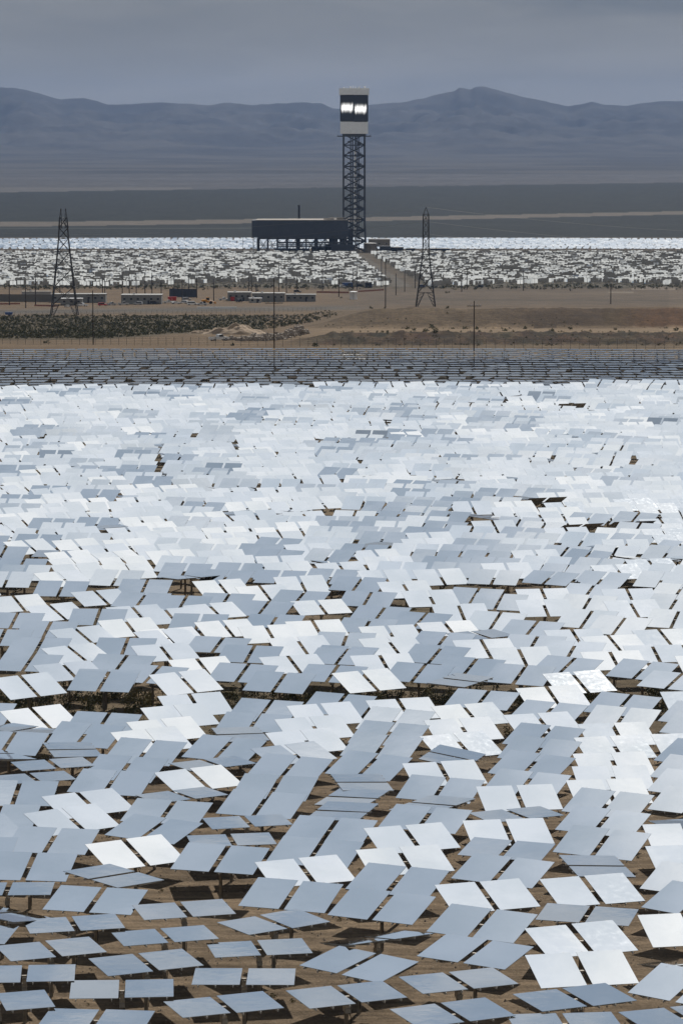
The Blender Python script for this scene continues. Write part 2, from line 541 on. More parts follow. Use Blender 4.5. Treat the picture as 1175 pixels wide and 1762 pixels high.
def build_ground():
    rows = [2400, 2250, 2100, 2000] + list(np.arange(1900, 604, -5.0)) + list(np.arange(604, 524, -0.5)) + list(np.arange(524, 400, -0.8)) + list(np.arange(400, 262, -1.2))
    cols = list(np.arange(-3000, -120, 120.0)) + list(np.arange(-120, 1300, 3.5)) + list(np.arange(1300, 4200, 120.0))
    V, Cc = [], []
    ys = [site(587.5, r).y for r in rows]
    ys = [-120.0, 20.0] + ys + [40000.0, 80000.0]
    rws = [3000, 2800] + rows + [262, 262]
    for y, r in zip(ys, rws):
        depth = max(y, 60)
        for cx in cols:
            x = (cx - 587.5) / 5000 * depth * 1.02
            z = prof(y)
            # true picture row of this spot, so that sideways places keep their features
            px, py = to_pic(Vector((x, y, z))) if y > 60 else (cx, 2800)
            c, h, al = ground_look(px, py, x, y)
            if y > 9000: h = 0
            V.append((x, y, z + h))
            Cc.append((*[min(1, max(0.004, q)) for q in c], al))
    nc, nr = len(cols), len(ys)
    i = np.arange(nc * nr).reshape(nr, nc)
    Fq = np.stack([i[:-1, :-1], i[:-1, 1:], i[1:, 1:], i[1:, :-1]], -1).reshape(-1, 4)
    me = bpy.data.meshes.new("ground")
    me.from_pydata(V, [], Fq.tolist())
    at = me.color_attributes.new("soil", 'FLOAT_COLOR', 'POINT')
    at.data.foreach_set('color', np.array(Cc, dtype=np.float32).ravel())
    me.polygons.foreach_set('use_smooth', [True] * len(me.polygons))
    me.update()
    m = bpy.data.materials.new("desert_soil")
    m.use_nodes = True
    t = m.node_tree
    b = t.nodes['Principled BSDF']
    b.inputs['Roughness'].default_value = 0.95
    b.inputs['Specular IOR Level'].default_value = 0.1
    h = N(t)
    an_ = h.n('ShaderNodeAttribute', attribute_name="soil")
    a = an_.outputs['Color']
    p = h.n('ShaderNodeNewGeometry').outputs['Position']
    big = h.noise(p, 0.06, 6, 0.6)
    mid = h.noise(p, 0.9, 9, 0.72)
    fine = h.noise(p, 7.0, 5, 0.7)
    mp = h.n('ShaderNodeMapping')
    mp.inputs['Scale'].default_value = (0.25, 3.0, 1.0)
    mp.inputs['Rotation'].default_value = (0, 0, 0.12)
    t.links.new(p, mp.inputs[0])
    rut = h.noise(mp.outputs[0], 0.5, 5, 0.6, 0.5)
    k = h.m('MULTIPLY', h.step(big, 0.3, 0.7, 0.78, 1.22, 'LINEAR'), h.step(mid, 0.3, 0.7, 0.66, 1.25, 'LINEAR'))
    k = h.m('MULTIPLY', k, h.step(fine, 0.3, 0.7, 0.66, 1.28, 'LINEAR'))
    k = h.m('MULTIPLY', k, h.step(rut, 0.35, 0.65, 0.62, 1.2, 'LINEAR'))
    mr = h.n('ShaderNodeMapping')
    mr.inputs['Scale'].default_value = (0.30, 0.07, 1.0)
    t.links.new(p, mr.inputs[0])
    rk = h.step(h.noise(mr.outputs[0], 1.0, 6, 0.7, 0.6), 0.42, 0.62, 0.38, 1.2)  # mottling for scrub patches and the bank faces' shade, put into the colour
    k = h.m('MULTIPLY', k, h.m('ADD', 1.0, h.m('MULTIPLY', an_.outputs['Alpha'], h.m('SUBTRACT', rk, 1.0))))
    kk = h.vec(k, k, k)
    t.links.new(h.mix(1.0, a, kk, 'MULTIPLY'), b.inputs['Base Color'])
    bn = h.n('ShaderNodeBump')
    bn.inputs['Strength'].default_value = 0.9
    bn.inputs['Distance'].default_value = 0.25
    t.links.new(h.m('ADD', mid, h.m('MULTIPLY', fine, 0.25)), bn.inputs['Height'])
    t.links.new(bn.outputs[0], b.inputs['Normal'])
    me.materials.append(m)
    o = bpy.data.objects.new("ground", me)
    COL.objects.link(o)
    tag(o, "brown desert soil graded about the mirror field and sloping down to the valley", "ground", kind='structure')


build_ground()

RIDGE = [(-1400, 190), (-900, 165), (-500, 182), (-250, 160), (-120, 172), (-40, 158), (0, 155), (30, 153), (60, 158), (85, 166), (110, 173), (150, 170), (165, 174),
         (190, 182), (250, 180), (280, 177), (310, 180), (360, 183), (390, 179), (440, 182), (480, 180), (520, 178), (550, 180),
         (570, 188), (610, 190), (635, 183), (660, 179), (700, 177), (740, 168), (780, 160), (790, 153), (810, 157), (818, 151),
         (835, 152), (870, 162), (900, 172), (940, 177), (975, 186), (1010, 177), (1050, 183), (1075, 185), (1090, 180),
         (1120, 178), (1175, 175), (1300, 168), (1450, 180), (1700, 160), (2000, 176), (2600, 185)]


def ridge_z(px):
    for (a, ya), (b, yb) in zip(RIDGE, RIDGE[1:]):
        if px <= b: return 4.0 * (247 - (ya + (yb - ya) * (px - a) / (b - a))) + CZ
    return 4.0 * 65 + CZ


def build_mountains():
    V = []
    xs = np.linspace(-1300, 2500, 760)
    ts = np.concatenate([np.linspace(0, 1, 150), np.linspace(1.03, 1.5, 10)])
    for t in ts:
        y = 8500 + t * 11500
        for px in xs:
            x = (px - 587.5) / 5000 * y * 1.0
            baj = -56 + 150 * max(0, t) ** 1.8
            s = (y - 13500) / 6500
            z = baj
            if s > 0:
                rz = ridge_z(px + 6 * mnoise.noise(Vector((x * .004, 0, 0))))
                q = min(1, s)
                n1_ = abs(mnoise.fractal(Vector((x * 0.0011, y * 0.0006, 2.0)), 0.9, 2.1, 6))
                n2_ = abs(mnoise.fractal(Vector((x * 0.0035, y * 0.0022, 4.0)), 0.9, 2.1, 5))
                env = q ** 1.7
                mod = 1 - (0.85 * min(1, n1_ * 1.5) + 0.35 * n2_) * (1 - q ** 6) * 0.9
                z = baj + max(0, rz - baj) * env * max(0.05, mod)
                if q >= 1 and y <= 20100: z = rz + 14 * n2_ + 5 * mnoise.noise(Vector((x * .012, 0, 1)))
                if s > 1.01: z = rz - (y - 20000) * 0.14 * (1 + n1_)
            V.append((x, y, z))
    nc, nr = len(xs), len(ts)
    i = np.arange(nc * nr).reshape(nr, nc)
    Fq = np.stack([i[:-1, :-1], i[:-1, 1:], i[1:, 1:], i[1:, :-1]], -1).reshape(-1, 4)
    me = bpy.data.meshes.new("mountains")
    me.from_pydata(V, [], Fq.tolist())
    me.polygons.foreach_set('use_smooth', [True] * len(me.polygons))
    m = bpy.data.materials.new("mountain_rock")
    m.use_nodes = True
    t = m.node_tree
    b = t.nodes['Principled BSDF']
    b.inputs['Roughness'].default_value = 0.95
    b.inputs['Specular IOR Level'].default_value = 0.05
    h = N(t)
    p = h.n('ShaderNodeNewGeometry').outputs['Position']
    f = h.step(h.noise(p, 0.0012, 9, 0.68), 0.38, 0.62)
    c_ = h.mix(f, (0.045, 0.046, 0.048), (0.088, 0.085, 0.080))
    t.links.new(c_, b.inputs['Base Color'])
    me.materials.append(m)
    o = bpy.data.objects.new("mountains", me)
    COL.objects.link(o)
    tag(o, "hazy blue desert mountain range rising over the far valley", "mountains", kind='structure')


build_mountains()

# ------------------------------------------------------------------ haze
hz = MB().box((0, 11500, 195), (24000, 26000, 700)).build("haze", [])
hm = bpy.data.materials.new("valley_haze")
hm.use_nodes = True
t = hm.node_tree
t.nodes.clear()
pv = t.nodes.new('ShaderNodeVolumePrincipled')
pv.inputs['Color'].default_value = (0.35, 0.52, 0.87, 1)
pv.inputs['Density'].default_value = 3.0e-5
pv.inputs['Anisotropy'].default_value = 0.0
ho = t.nodes.new('ShaderNodeOutputMaterial')
t.links.new(pv.outputs[0], ho.inputs['Volume'])
hz.data.materials.append(hm)
tag(hz, "thin blue dust haze over the whole valley", "haze", kind='stuff')

# pairs of mirrors read off the site: tile origin (x, y), tile scale, then centre x, centre y and the side edge dx, dy
HELI = [
 (0, 1450, 2.9375, """150 130 65 140|685 60 -95 135|1115 90 90 135|575 178 235 33|40 245 27 65|485 300 92 122|10 368 220 10|930 350 -65 78
 372 422 -45 72|833 482 -72 72|-175 472 80 85|258 550 -85 78|738 617 -105 90|1310 545 -50 75|125 675 12 83|618 752 5 87|1235 690 16 82|-8 820 -48 87
 490 903 63 90|1130 832 -102 85"""),
 (400, 1450, 2.9375, """418 58 90 135|368 155 -85 130|297 275 100 143|835 200 115 135|755 330 122 143|870 100 -85 135|905 -13 -95 130
 208 413 -165 65|730 495 -150 14|640 625 200 103|575 780 -125 87|1140 710 -128 82|1110 872 -150 92"""),
 (775, 1450, 2.9375, """283 45 80 92|265 150 115 135|765 10 100 140|737 129 285 2|712 250 -110 140|183 280 -105 142|1225 90 -70 135|1220 200 110 142
 1240 305 155 140|160 418 125 143|690 375 55 85|657 500 -128 150|660 650 -88 165|1215 448 -85 160|125 562 148 115|625 795 -155 86|575 920 -60 85
 1165 892 -150 85|1205 738 160 155|1240 610 -150 8"""),
 (0, 1150, 2.9375, """148 96 -98 108|525 74 58 100|940 78 -97 104|990 192 -70 110|910 250 -85 110|845 318 -65 108|770 372 -95 112|205 260 -100 108
 -108 236 75 110|520 288 75 110|430 345 95 115|367 420 243 0|130 318 150 20|45 385 75 112|-20 440 200 -5|268 493 -60 47|170 563 -60 45|735 430 95 120
 635 515 95 120|565 585 82 118|1135 415 110 115|1005 568 -90 105|1075 490 -110 40|920 650 -115 42|85 640 45 125|-15 755 50 115|448 692 -90 115
 365 775 -100 118|845 735 85 115|780 822 150 105|-110 825 -85 120|265 880 80 125"""),
 (400, 1150, 2.9375, """238 78 72 98|688 70 -95 102|535 190 85 105|470 240 -75 108|415 310 -80 112|375 378 -90 115|865 215 -70 105|825 270 85 115
 790 340 85 115|755 405 85 120|690 500 120 118|165 222 80 110|110 282 60 90|40 342 235 5|310 440 -95 90|290 510 100 115|215 610 70 120|150 695 90 125
 653 586 260 0|605 663 -250 12|555 733 -260 12|495 825 85 120|1070 540 -68 120|1050 620 80 120|1110 455 -235 45|1150 68 -190 20|1010 697 -225 15
 975 770 90 120|75 785 -55 55|-5 878 -35 60"""),
 (775, 1150, 2.9375, """650 78 -90 105|518 153 -75 105|497 225 85 90|160 165 70 90|465 285 -80 100|470 352 95 110|450 420 90 115|410 500 115 118
 385 590 90 115|870 192 90 105|865 257 70 105|842 342 -65 115|830 410 -80 118|825 495 -60 120|820 562 -45 120|800 633 -60 125|795 692 100 125
 770 785 105 125|100 243 -90 108|65 318 -75 115|55 398 -108 120|345 664 -55 125|330 748 -120 48|290 838 -58 128|1245 178 -60 110|1250 240 95 105
 1260 295 90 110|1215 395 -70 118|1245 440 120 118|1230 520 100 120|1220 592 100 120|1230 682 95 125|1200 860 -60 130|1240 790 -100 40"""),
 (0, 1010, 3.9167, """685 80 -75 95|975 10 50 105|955 97 75 100|415 20 50 105|130 120 -60 105|98 235 55 105|385 178 -95 105|322 295 58 110
 660 212 42 112|560 335 -95 105|520 460 -110 110|265 408 65 115|195 520 80 115|880 282 -75 118|928 185 -60 100|845 410 45 112|820 525 85 115
 470 578 -80 115|715 625 60 118|1030 600 110 115|1130 350 -85 105|1115 450 -60 110|1150 205 -60 100|15 350 55 110"""),
 (290, 1010, 3.9167, """360 10 -70 100|650 50 -80 105|885 82 80 95|97 118 60 100|385 98 60 90|640 155 80 100|310 170 -75 100|205 245 45 110
 395 290 -65 110|30 345 -85 115|685 325 -70 115|710 240 60 90|335 400 80 105|550 462 65 115|895 405 -85 120|845 530 -65 115|235 550 -90 125
 500 590 90 120|1105 595 80 115|1028 145 -70 95|1000 290 -60 110|1165 480 75 105"""),
 (580, 1010, 3.9167, """205 90 60 100|465 25 -70 110|630 85 -60 110|290 190 75 100|835 180 -50 115|925 70 65 105|1088 108 55 110|560 235 95 105
 1065 240 80 125|200 270 60 95|752 290 -80 95|960 332 -140 45|360 325 -70 110|52 370 40 110|710 370 85 110|370 405 -90 115|1000 425 -70 125
 52 460 80 100|315 522 -65 115|665 465 100 120|550 590 100 125|895 550 100 125"""),
 (875, 1010, 3.9167, """240 75 -50 110|243 150 -50 115|545 35 55 90|530 115 60 105|815 70 -50 100|840 155 -70 115|1145 40 60 105|1115 115 60 110
 525 225 85 125|158 288 80 100|1120 225 55 125|745 270 90 125|455 350 -70 110|710 390 -90 105|1050 350 -90 110|170 385 45 100|430 430 50 110
 990 460 -60 115|90 480 -65 130|710 505 -70 125|395 540 110 110|900 570 120 120|75 600 90 130|1115 644 100 110"""),
]

# ------------------------------------------------------------------ heliostats
MW, MH, GAP, PIV = 2.25, 3.2, 0.30, 2.3
VIEW0 = Vector((0, 0, CZ))


def pose(P, A, B, away=True):
    """turn and tilt of a mirror pair whose side edge shows A across and B upright (in mirror heights)"""
    rd = (P - VIEW0).normalized()
    rr = rd.cross(Vector((0, 0, 1))).normalized()
    uu = rr.cross(rd)
    m = math.hypot(A, B)
    if m > 0.985: A, B = A * 0.985 / m, B * 0.985 / m
    u = rr * A + uu * B + rd * math.sqrt(1 - A * A - B * B) * (1 if away else -1)
    return math.atan2(-u.x, u.y), math.asin(max(-1, min(1, u.z)))


def reflected(P, psi, th):
    rd = (P - VIEW0).normalized()
    u = Vector((-math.sin(psi) * math.cos(th), math.cos(psi) * math.cos(th), math.sin(th)))
    n = Vector((math.cos(psi), math.sin(psi), 0)).cross(u)
    return rd - n * 2 * rd.dot(n)


def field_z(y):
    return prof(y)


placed = []       # (x, y, psi, theta, A, B)
for ox, oy, s_, txt in HELI:
    for e in txt.replace('\n', '|').split('|'):
        e = e.split()
        if not e: continue
        cx, cy, sx, sy = map(float, e)
        P = site(ox + cx / s_, oy + cy / s_, PIV)
        k = scale_at(P)
        A, B = sx / s_ * k / MH, sy / s_ * k / MH
        psi, th = pose(P, A, B)
        if B > .36 and abs(A) > .1:            # keep each pair on its own side of the bright cloud's rim
            for _ in range(8):
                q = reflected(P, psi, th).normalized().x
                if A < 0 and q < .055: A -= .012
                elif A > 0 and q > .0: A += .006
                else: break
                psi, th = pose(P, A, B)
        placed.append((P.x, P.y, psi, th, A, B))
read_off = [(p[0], p[1]) for p in placed]

# the arcs further out
rng = random.Random(21)
RMIN, RMAX, RFLAT = 122.0, 655.0, 536.0
r = RMIN
irow = 0
runs = {}
more = []
while r < RMAX:
    az_step = (5.1 + 0.8 * sstep(r, 220, 600) - (1.0 if r > RFLAT else 0)) / r
    half = 0.118 + 30 / r
    ncol = int(half / (5.1 / 400)) + 1
    a = -half + rng.uniform(0, az_step)
    while a < half:
        x, y = r * math.sin(a) + rng.uniform(-.25, .25), r * math.cos(a) + rng.uniform(-.3, .3)
        a += az_step * rng.uniform(0.97, 1.03)
        px, py = to_pic(Vector((x, y, field_z(y) + PIV)))
        if py > 1008 and -40 < px < 1215: continue
        if any((x - q[0]) ** 2 + (y - q[1]) ** 2 < 17.5 for q in read_off): continue
        key = round(a * 78 + irow * 0.02)
        cls, left = runs.get(key, (None, 0))
        if left <= 0:
            cls = 'W' if rng.random() < 0.5 else 'B'
            left = rng.choice((1, 1, 2, 2, 3, 4))
        runs[key] = (cls, left - 1)
        P = Vector((x, y, field_z(y) + PIV))
        v = rng.random()
        if y > RFLAT + (px - 587) * 0.012:
            psi, th = rng.choice((0.0, 0.0, 0.0, 1.45 if y < 590 else 0.0)) + rng.gauss(0.12, 0.16), 0.0
            th = rng.gauss(-0.003 - .007 * sstep(y, 560, 620), 0.005)
            if py < 606 and px > 700 and rng.random() < .25: pass
            y = P.y = r * math.cos(a) + rng.gauss(0, .1)
            more.append((x, y, psi, th, 0, 0.02)); continue
        if v > 0.985: continue
        if v < 0.04: A, B = rng.choice((-1, 1)) * rng.uniform(.3, .95), rng.uniform(-0.07, 0.09)
        elif v < 0.04 and y < 330: A, B = rng.choice((-1, 1)) * rng.uniform(.1, .3), rng.uniform(0.22, 0.32)
        elif cls == 'W': A, B = -rng.gauss(.29, .06), rng.gauss(.46 + .02 * sstep(y, 260, 420), .03)
        else: A, B = rng.gauss(.28, .07), rng.gauss(.45 + .02 * sstep(y, 260, 420), .03)
        if B > .36:
            far_ = sstep(y, 260, 420)
            lo, hi = (0.05 + .01 * far_, 0.19) if cls == 'W' else (-0.15, -0.02 + .04 * far_)
            for _ in range(30):
                psi, th = pose(P, A, B)
                q = reflected(P, psi, th).normalized().x
                if lo <= q <= hi: break
                A += -.012 if q < lo else .012
        psi, th = pose(P, A, B)
        more.append((x, y, psi, th, A, B))
    if r > RFLAT - 4: r += 2.2
    r += (4.9 + 0.3 * sstep(r, 240, 600)) * rng.uniform(0.96, 1.04)
    irow += 1
# odd ones out, read off the site: picture place, side edge, whether its underside shows
ODD = [(283, 768, .85, .04, 1), (578, 756, -.6, .05, 1), (800, 754, .95, .02, 1), (972, 752, .9, .06, 1), (980, 703, .30, .45, 0), (935, 865, .35, .30, 0),
       (785, 886, .75, .05, 1), (848, 893, .75, .04, 1), (495, 882, -.65, .04, 1), (1057, 808, .95, .05, 1), (865, 826, -.8, .06, 1),
       (762, 827, .95, .04, 1), (233, 858, .95, .02, 1), (330, 994, -.5, .07, 1), (995, 910, .4, .25, 0), (1025, 945, -.8, .05, 1),
       (1155, 963, -.6, .03, 1), (40, 714, .9, .03, 1), (415, 886, .95, .08, 1), (100, 955, .2, .22, 1), (200, 910, .9, .06, 1), (1085, 904, .3, .2, 0)]
for px, py, A, B, away in ODD:
    P = site(px, py, PIV)
    j = min(range(len(more)), key=lambda i: (more[i][0] - P.x) ** 2 + ((more[i][1] - P.y)) ** 2)
    psi, th = pose(P, A, B, bool(away))
    if not away:
        psi, th = pose(P, A, B, False)
    more[j] = (P.x, P.y, psi, th, A, B)

allh = placed + more
vis = []
for i, q in enumerate(allh):
    px, py = to_pic(Vector((q[0], q[1], field_z(q[1]) + PIV)))
    if -45 < px < 1220 and 620 < py < 1790: vis.append((math.hypot(q[0], q[1]), i, px, py))
vis.sort()
near_ids = vis[:300]
near_set = {v[1] for v in near_ids}

# prototype with its parts
proto = empty("heliostat", (0, 0, 0))
mb = MB().lathe([(0.10, -0.3), (0.10, 1.55), (0.115, 1.55), (0.115, 1.62), (0.0, 1.62)], 10)
mb.build("post", M['post'], proto, True)
mb = MB().bar((-2.25, 0, PIV), (2.25, 0, PIV), 0.065, 8)
mb.build("torque_tube", M['steel'], proto)
mb = MB().box((0, 0, 1.78), (0.24, 0.34, 0.30)).box((0, 0.02, 2.02), (0.16, 0.26, 0.22)).bar((0, -0.16, 2.12), (0, 0.16, 2.12), 0.11, 10).box((0, -0.1, 2.35), (0.20, 0.12, 0.05))
dr = mb.build("drive_unit", M['drive'], proto)
MB().box((0, -0.21, 1.70), (0.26, 0.09, 0.22)).build("control_box", M['steel'], dr)
mb = MB()
pts = [(0.05, -0.1, 1.7), (0.16, -0.25, 1.3), (0.14, -0.12, 0.8), (0.11, -0.05, 0.2)]
for a_, b_ in zip(pts, pts[1:]): mb.bar(a_, b_, 0.018, 5)
mb.build("cable", M['cable'], proto)
mm = MB()
hx, hy, z0, z1 = MW / 2, MH / 2, 0.112, 0.137
mm.quad([(-hx, -hy, z1), (hx, -hy, z1), (hx, hy, z1), (-hx, hy, z1)], 0)
mm.quad([(-hx, hy, z0), (hx, hy, z0), (hx, -hy, z0), (-hx, -hy, z0)], 1)
for a_, b_ in (((-hx, -hy), (hx, -hy)), ((hx, -hy), (hx, hy)), ((hx, hy), (-hx, hy)), ((-hx, hy), (-hx, -hy))):
    mm.quad([(*a_, z0), (*b_, z0), (*b_, z1), (*a_, z1)], 2)
mirror_me = mm.mesh("mirror", [M['mirror'], M['back'], M['edge']])
rb = MB()
for x_ in (-0.82, 0.0, 0.82):
    rb.prism([(-1.69, 0.108), (1.69, 0.108), (1.66, 0.0), (0.5, -0.05), (-0.5, -0.05), (-1.66, 0.0)], x_ - 0.02, x_ + 0.02)
rib = rb
rib.v = [(y_, x_, z_) for x_, y_, z_ in rib.v]     # ribs run up the mirror, side by side across it
for yy in (-1.1, 1.1): rib.box((0, yy, 0.075), (1.9, 0.05, 0.05))
rib_me = rib.mesh("support_rib", [M['back']])
for sx_ in (-1, 1):
    o = bpy.data.objects.new("mirror", mirror_me); COL.objects.link(o); o.parent = proto
    o.location = (sx_ * (MW + GAP) / 2, 0, PIV)
    rbo = bpy.data.objects.new("support_rib", rib_me); COL.objects.link(rbo); rbo.parent = o
remember(proto)
proto_mirrors = [c_ for c_ in KIDS[proto.name] if c_.name.startswith("mirror")]


def look_of(q):
    x, y, psi, th, A, B = q
    rf = reflected(Vector((x, y, field_z(y) + PIV)), psi, th)
    d = rf.normalized().dot(Vector((0.185, 0.74, 0.64)).normalized())
    if abs(A) > 0.6: return "grey mirror pair turned sideways"
    if B < 0.12: return "mirror pair seen nearly edge on"
    if B < 0.36: return "flat grey-blue mirror pair"
    col = "bright white" if d > 0.987 else ("pale white-blue" if d > 0.979 else "blue-grey")
    lean = "leaning right" if A > 0.02 else "leaning left"
    return f"{col} mirror pair {lean}"


rows_ = []
k = 0
for size in [8] * 1 + [11] * 4 + [12] * 6 + [14] * 30:
    if k >= len(near_ids): break
    rows_.append(near_ids[k:k + size]); k += size
for ri, row in enumerate(rows_):
    row = sorted(row, key=lambda v: v[2])
    for ci, (_, i, px, py) in enumerate(row):
        q = allh[i]
        o = proto if (ri == 0 and ci == 0) else proto.copy()
        if o is not proto: COL.objects.link(o)
        o.location = (q[0], q[1], field_z(q[1]))
        o.rotation_euler = (0, 0, q[2])
        ms = []
        if o is proto: ms = proto_mirrors
        else:
            for ch in KIDS[proto.name]:
                c_ = ch.copy(); COL.objects.link(c_); c_.parent = o
                if ch in proto_mirrors: ms.append(c_)
                for g2 in KIDS[ch.name]:
                    d_ = g2.copy(); COL.objects.link(d_); d_.parent = c_
        for m_ in ms: m_.rotation_euler = (q[3] + rng.gauss(0, .006), rng.gauss(0, .004), rng.gauss(0, .003))
        tag(o, f"{look_of(q)}, {nth(ci + 1)} from left in {nth(ri + 1)} row from bottom", "heliostat", "heliostats in the nearest rows")

# ---- everything beyond the nearest three hundred, as one mass
FV, FF, FM = [], [], []


def mass_unit(x, y, z, psi, th, detail):
    cp, sp_ = math.cos(psi), math.sin(psi)
    ct, st = math.cos(th), math.sin(th)
    def W(lx, ly, lz):
        if not detail and y > 1500: lx, ly = lx * .86, ly * .86
        yy, zz_ = ly * ct - lz * st, ly * st + lz * ct
        return (x + lx * cp - yy * sp_, y + lx * sp_ + yy * cp, z + PIV + zz_)
    def add(pts, mi):
        n = len(FV); FV.extend(pts); FF.append((n, n + 1, n + 2, n + 3)); FM.append(mi)
    for s in (-1, 1):
        c0 = s * (MW + GAP) / 2
        a, b, e, f = c0 - MW / 2, c0 + MW / 2, -MH / 2, MH / 2
        add([W(a, e, .137), W(b, e, .137), W(b, f, .137), W(a, f, .137)], 0)
        add([W(a, f, .12), W(b, f, .12), W(b, e, .12), W(a, e, .12)], 1)
        if detail:
            add([W(a, e, .12), W(b, e, .12), W(b, e, .137), W(a, e, .137)], 2)
            for xx in (c0 - .8, c0, c0 + .8):
                add([W(xx, e, .11), W(xx, f, .11), W(xx, f * .4, -.03), W(xx, e * .4, -.03)], 1)
    if detail:
        for d_ in ((0, .065), (.065, 0)):
            add([W(-2.2, -d_[0], -d_[1]), W(2.2, -d_[0], -d_[1]), W(2.2, d_[0], d_[1]), W(-2.2, d_[0], d_[1])], 3)
    rp = 0.1
    for dx, dy in ((1, 0), (0, 1)):
        add([(x - rp * dx, y - rp * dy, z - .3), (x + rp * dx, y + rp * dy, z - .3), (x + rp * dx, y + rp * dy, z + 2.25), (x - rp * dx, y - rp * dy, z + 2.25)], 4)


for i, q in enumerate(allh):
    if i in near_set: continue
    mass_unit(q[0], q[1], field_z(q[1]), q[2] + 0, q[3] + rng.gauss(0, .006), True)

# the neighbouring plant: panels on this side of its tower stand upright, those beyond lie back under the sky
r = 1905.0
rr_ = random.Random(5)
while r < 2880:
    a = -0.17
    row_off = rr_.random()
    stepa = 6.6 / r
    a += row_off * stepa
    while a < 0.17:
        a += stepa * rr_.uniform(.85, 1.15)
        x = r * math.sin(a); y = r * math.cos(a) + rr_.uniform(-1.5, 1.5)
        z = prof(y)
        px, py = to_pic(Vector((x, y, z)))
        edge_f = 492 + 3 * math.sin(px * .011) - 4 * (px > 690) * 0
        if py > edge_f: continue
        if 432.5 < py < 437.5: continue
        if py > 432 and py < 438 and 400 < px < 800: continue
        if py >= 437:
            x0 = 615 + (py - 437) * 1.25
            if x0 - 10 < px < x0 + 20 + (py - 437) * .55: continue
            if rr_.random() < 0.12: continue
            u_ = mnoise.noise(Vector((x * .02, y * .02, 0)))
            if rr_.random() < 0.40 + u_ * .25:
                mass_unit(x, y, z, rr_.gauss(0, .05), math.radians(rr_.gauss(80, 2.0)), False)
            else:
                mass_unit(x, y, z, math.pi + rr_.gauss(0, .12), math.radians(rr_.gauss(66, 5)), False)
        else:
            if 432 <= py: continue
            if py < 409.5 + 4.0 * (1 - min(1, max(0, px / 600))) - 2 * max(0, px - 600) / 575: continue
            s = rr_.choice((-1, 1))
            P = Vector((x, y, z + PIV))
            psi, th = pose(P, s * abs(rr_.gauss(.2, .08)), rr_.gauss(.40, .05))
            mass_unit(x, y, z, psi, th, False)
    r += 6.4 if r < 2520 else 9.5
me = bpy.data.meshes.new("heliostat_field")
me.from_pydata(FV, [], FF)
for m_ in (M['mirror'], M['back'], M['edge'], M['steel'], M['post']): me.materials.append(m_)
me.polygons.foreach_set('material_index', FM)
me.update()
hf = bpy.data.objects.new("heliostat_field", me)
COL.objects.link(hf)
tag(hf, "countless small white and grey mirrors massed beyond the nearest rows and round the tower", "heliostat field", kind='stuff')
print("heliostats near", len(near_ids), "all", len(allh), "faces", len(FF))

# ------------------------------------------------------------------ the power tower and its condenser
TB = site(609, 433)
KM = scale_at(TB)                   # metres per pixel there
tw = empty("power_tower", TB)
tag(tw, "tall dark lattice tower topped by a white banded box with two glowing patches", "solar power tower")


def hpx(py): return (433 - py) * KM


def lattice(mb, w0, w1, z0, z1, n, r, rd, depth=None):
    lv = [z0 + (z1 - z0) * i / n for i in range(n + 1)]
    def c(i, s, t):
        w_ = w0 + (w1 - w0) * i / n
        return (s * w_ / 2, t * w_ / 2 * (1 if depth is None else depth), lv[i])
    for i in range(n):
        for s, t_ in ((-1, -1), (1, -1), (1, 1), (-1, 1)):
            mb.bar(c(i, s, t_), c(i + 1, s, t_), r, 4)
        q = ((-1, -1), (1, -1), (1, 1), (-1, 1), (-1, -1))
        for (a, b) in zip(q, q[1:]):
            mb.bar(c(i, *a), c(i + 1, *b), rd, 4); mb.bar(c(i, *b), c(i + 1, *a), rd, 4)
            mb.bar(c(i + 1, *a), c(i + 1, *b), rd * 1.2, 4)


WT = 36.5 * KM
mb = MB(); lattice(mb, WT * 1.12, WT, 0, hpx(378), 3, 0.8, 0.42)
lattice(mb, WT, WT * .985, hpx(378), hpx(233), 8, 0.8, 0.42)
mb.build("lattice_frame", M['tower'], tw)
mb = MB()
for (x_, y_, r_) in ((-1.2, -1.5, 0.55), (1.3, 0.5, 0.7), (3.0, 2.0, 0.5), (-3, 3, .5), (4.4, -2, .35)):
    mb.lathe([(r_, 0), (r_, hpx(236))], 10, (x_, y_, 0))
mb.build("riser_pipe", M['tower'], tw, True)
mb = MB()
for k_ in range(17): mb.box((0.9, -WT / 2 + 4.2, 4 + k_ * 5.2), (1.6, 1.6, 3.2))
mb.build("lift_shaft", M['chrome'], tw)
mb = MB()
for k_ in range(1, 11):
    z_ = hpx(378) + (hpx(233) - hpx(378)) * k_ / 8.0
    if z_ < hpx(236): mb.box((3.5, 0, z_), (8.5, WT * .7, 0.35)); mb.box((4.5, -3, z_ + 1.6), (3.2, 3.0, 2.4)); mb.box((-4.4, -2, z_ + 2.9), (2.2, 3.0, 1.5))
mb.build("stair_landing", M['tower'], tw)
mb = MB(); mb.box((0, 0, hpx(236)), (58 * KM, 30 * KM, 0.9))
for s in (-1, 1):
    for k_ in range(9): mb.bar((s * 28 * KM, -15 * KM + k_ * 3.7 * KM, hpx(236)), (s * 28 * KM, -15 * KM + k_ * 3.7 * KM, hpx(235) + 1), .12)
mb.box((0, 0, hpx(234)), (40 * KM, 38 * KM, 2.2))
mb.build("service_platform", M['tower'], tw)
W2 = 45.5 * KM
mb = MB(); mb.box((0, 0, (hpx(232) + hpx(211.5)) / 2), (47 * KM, 47 * KM, 20.5 * KM))
for k_ in range(6): mb.box((-19 * KM + k_ * 7.6 * KM, -23.6 * KM, (hpx(232) + hpx(211.5)) / 2), (0.12, 0.25, 20 * KM))
ls = mb.build("lower_heat_shield", M['white'], tw)
mb = MB(); mb.box((0, 0, (hpx(211.4) + hpx(166.4)) / 2), (W2, W2, 45 * KM - .05))
mb.build("receiver_core", M['cladding'], tw)
recv = bpy.data.materials.new("receiver_face"); recv.use_nodes = True
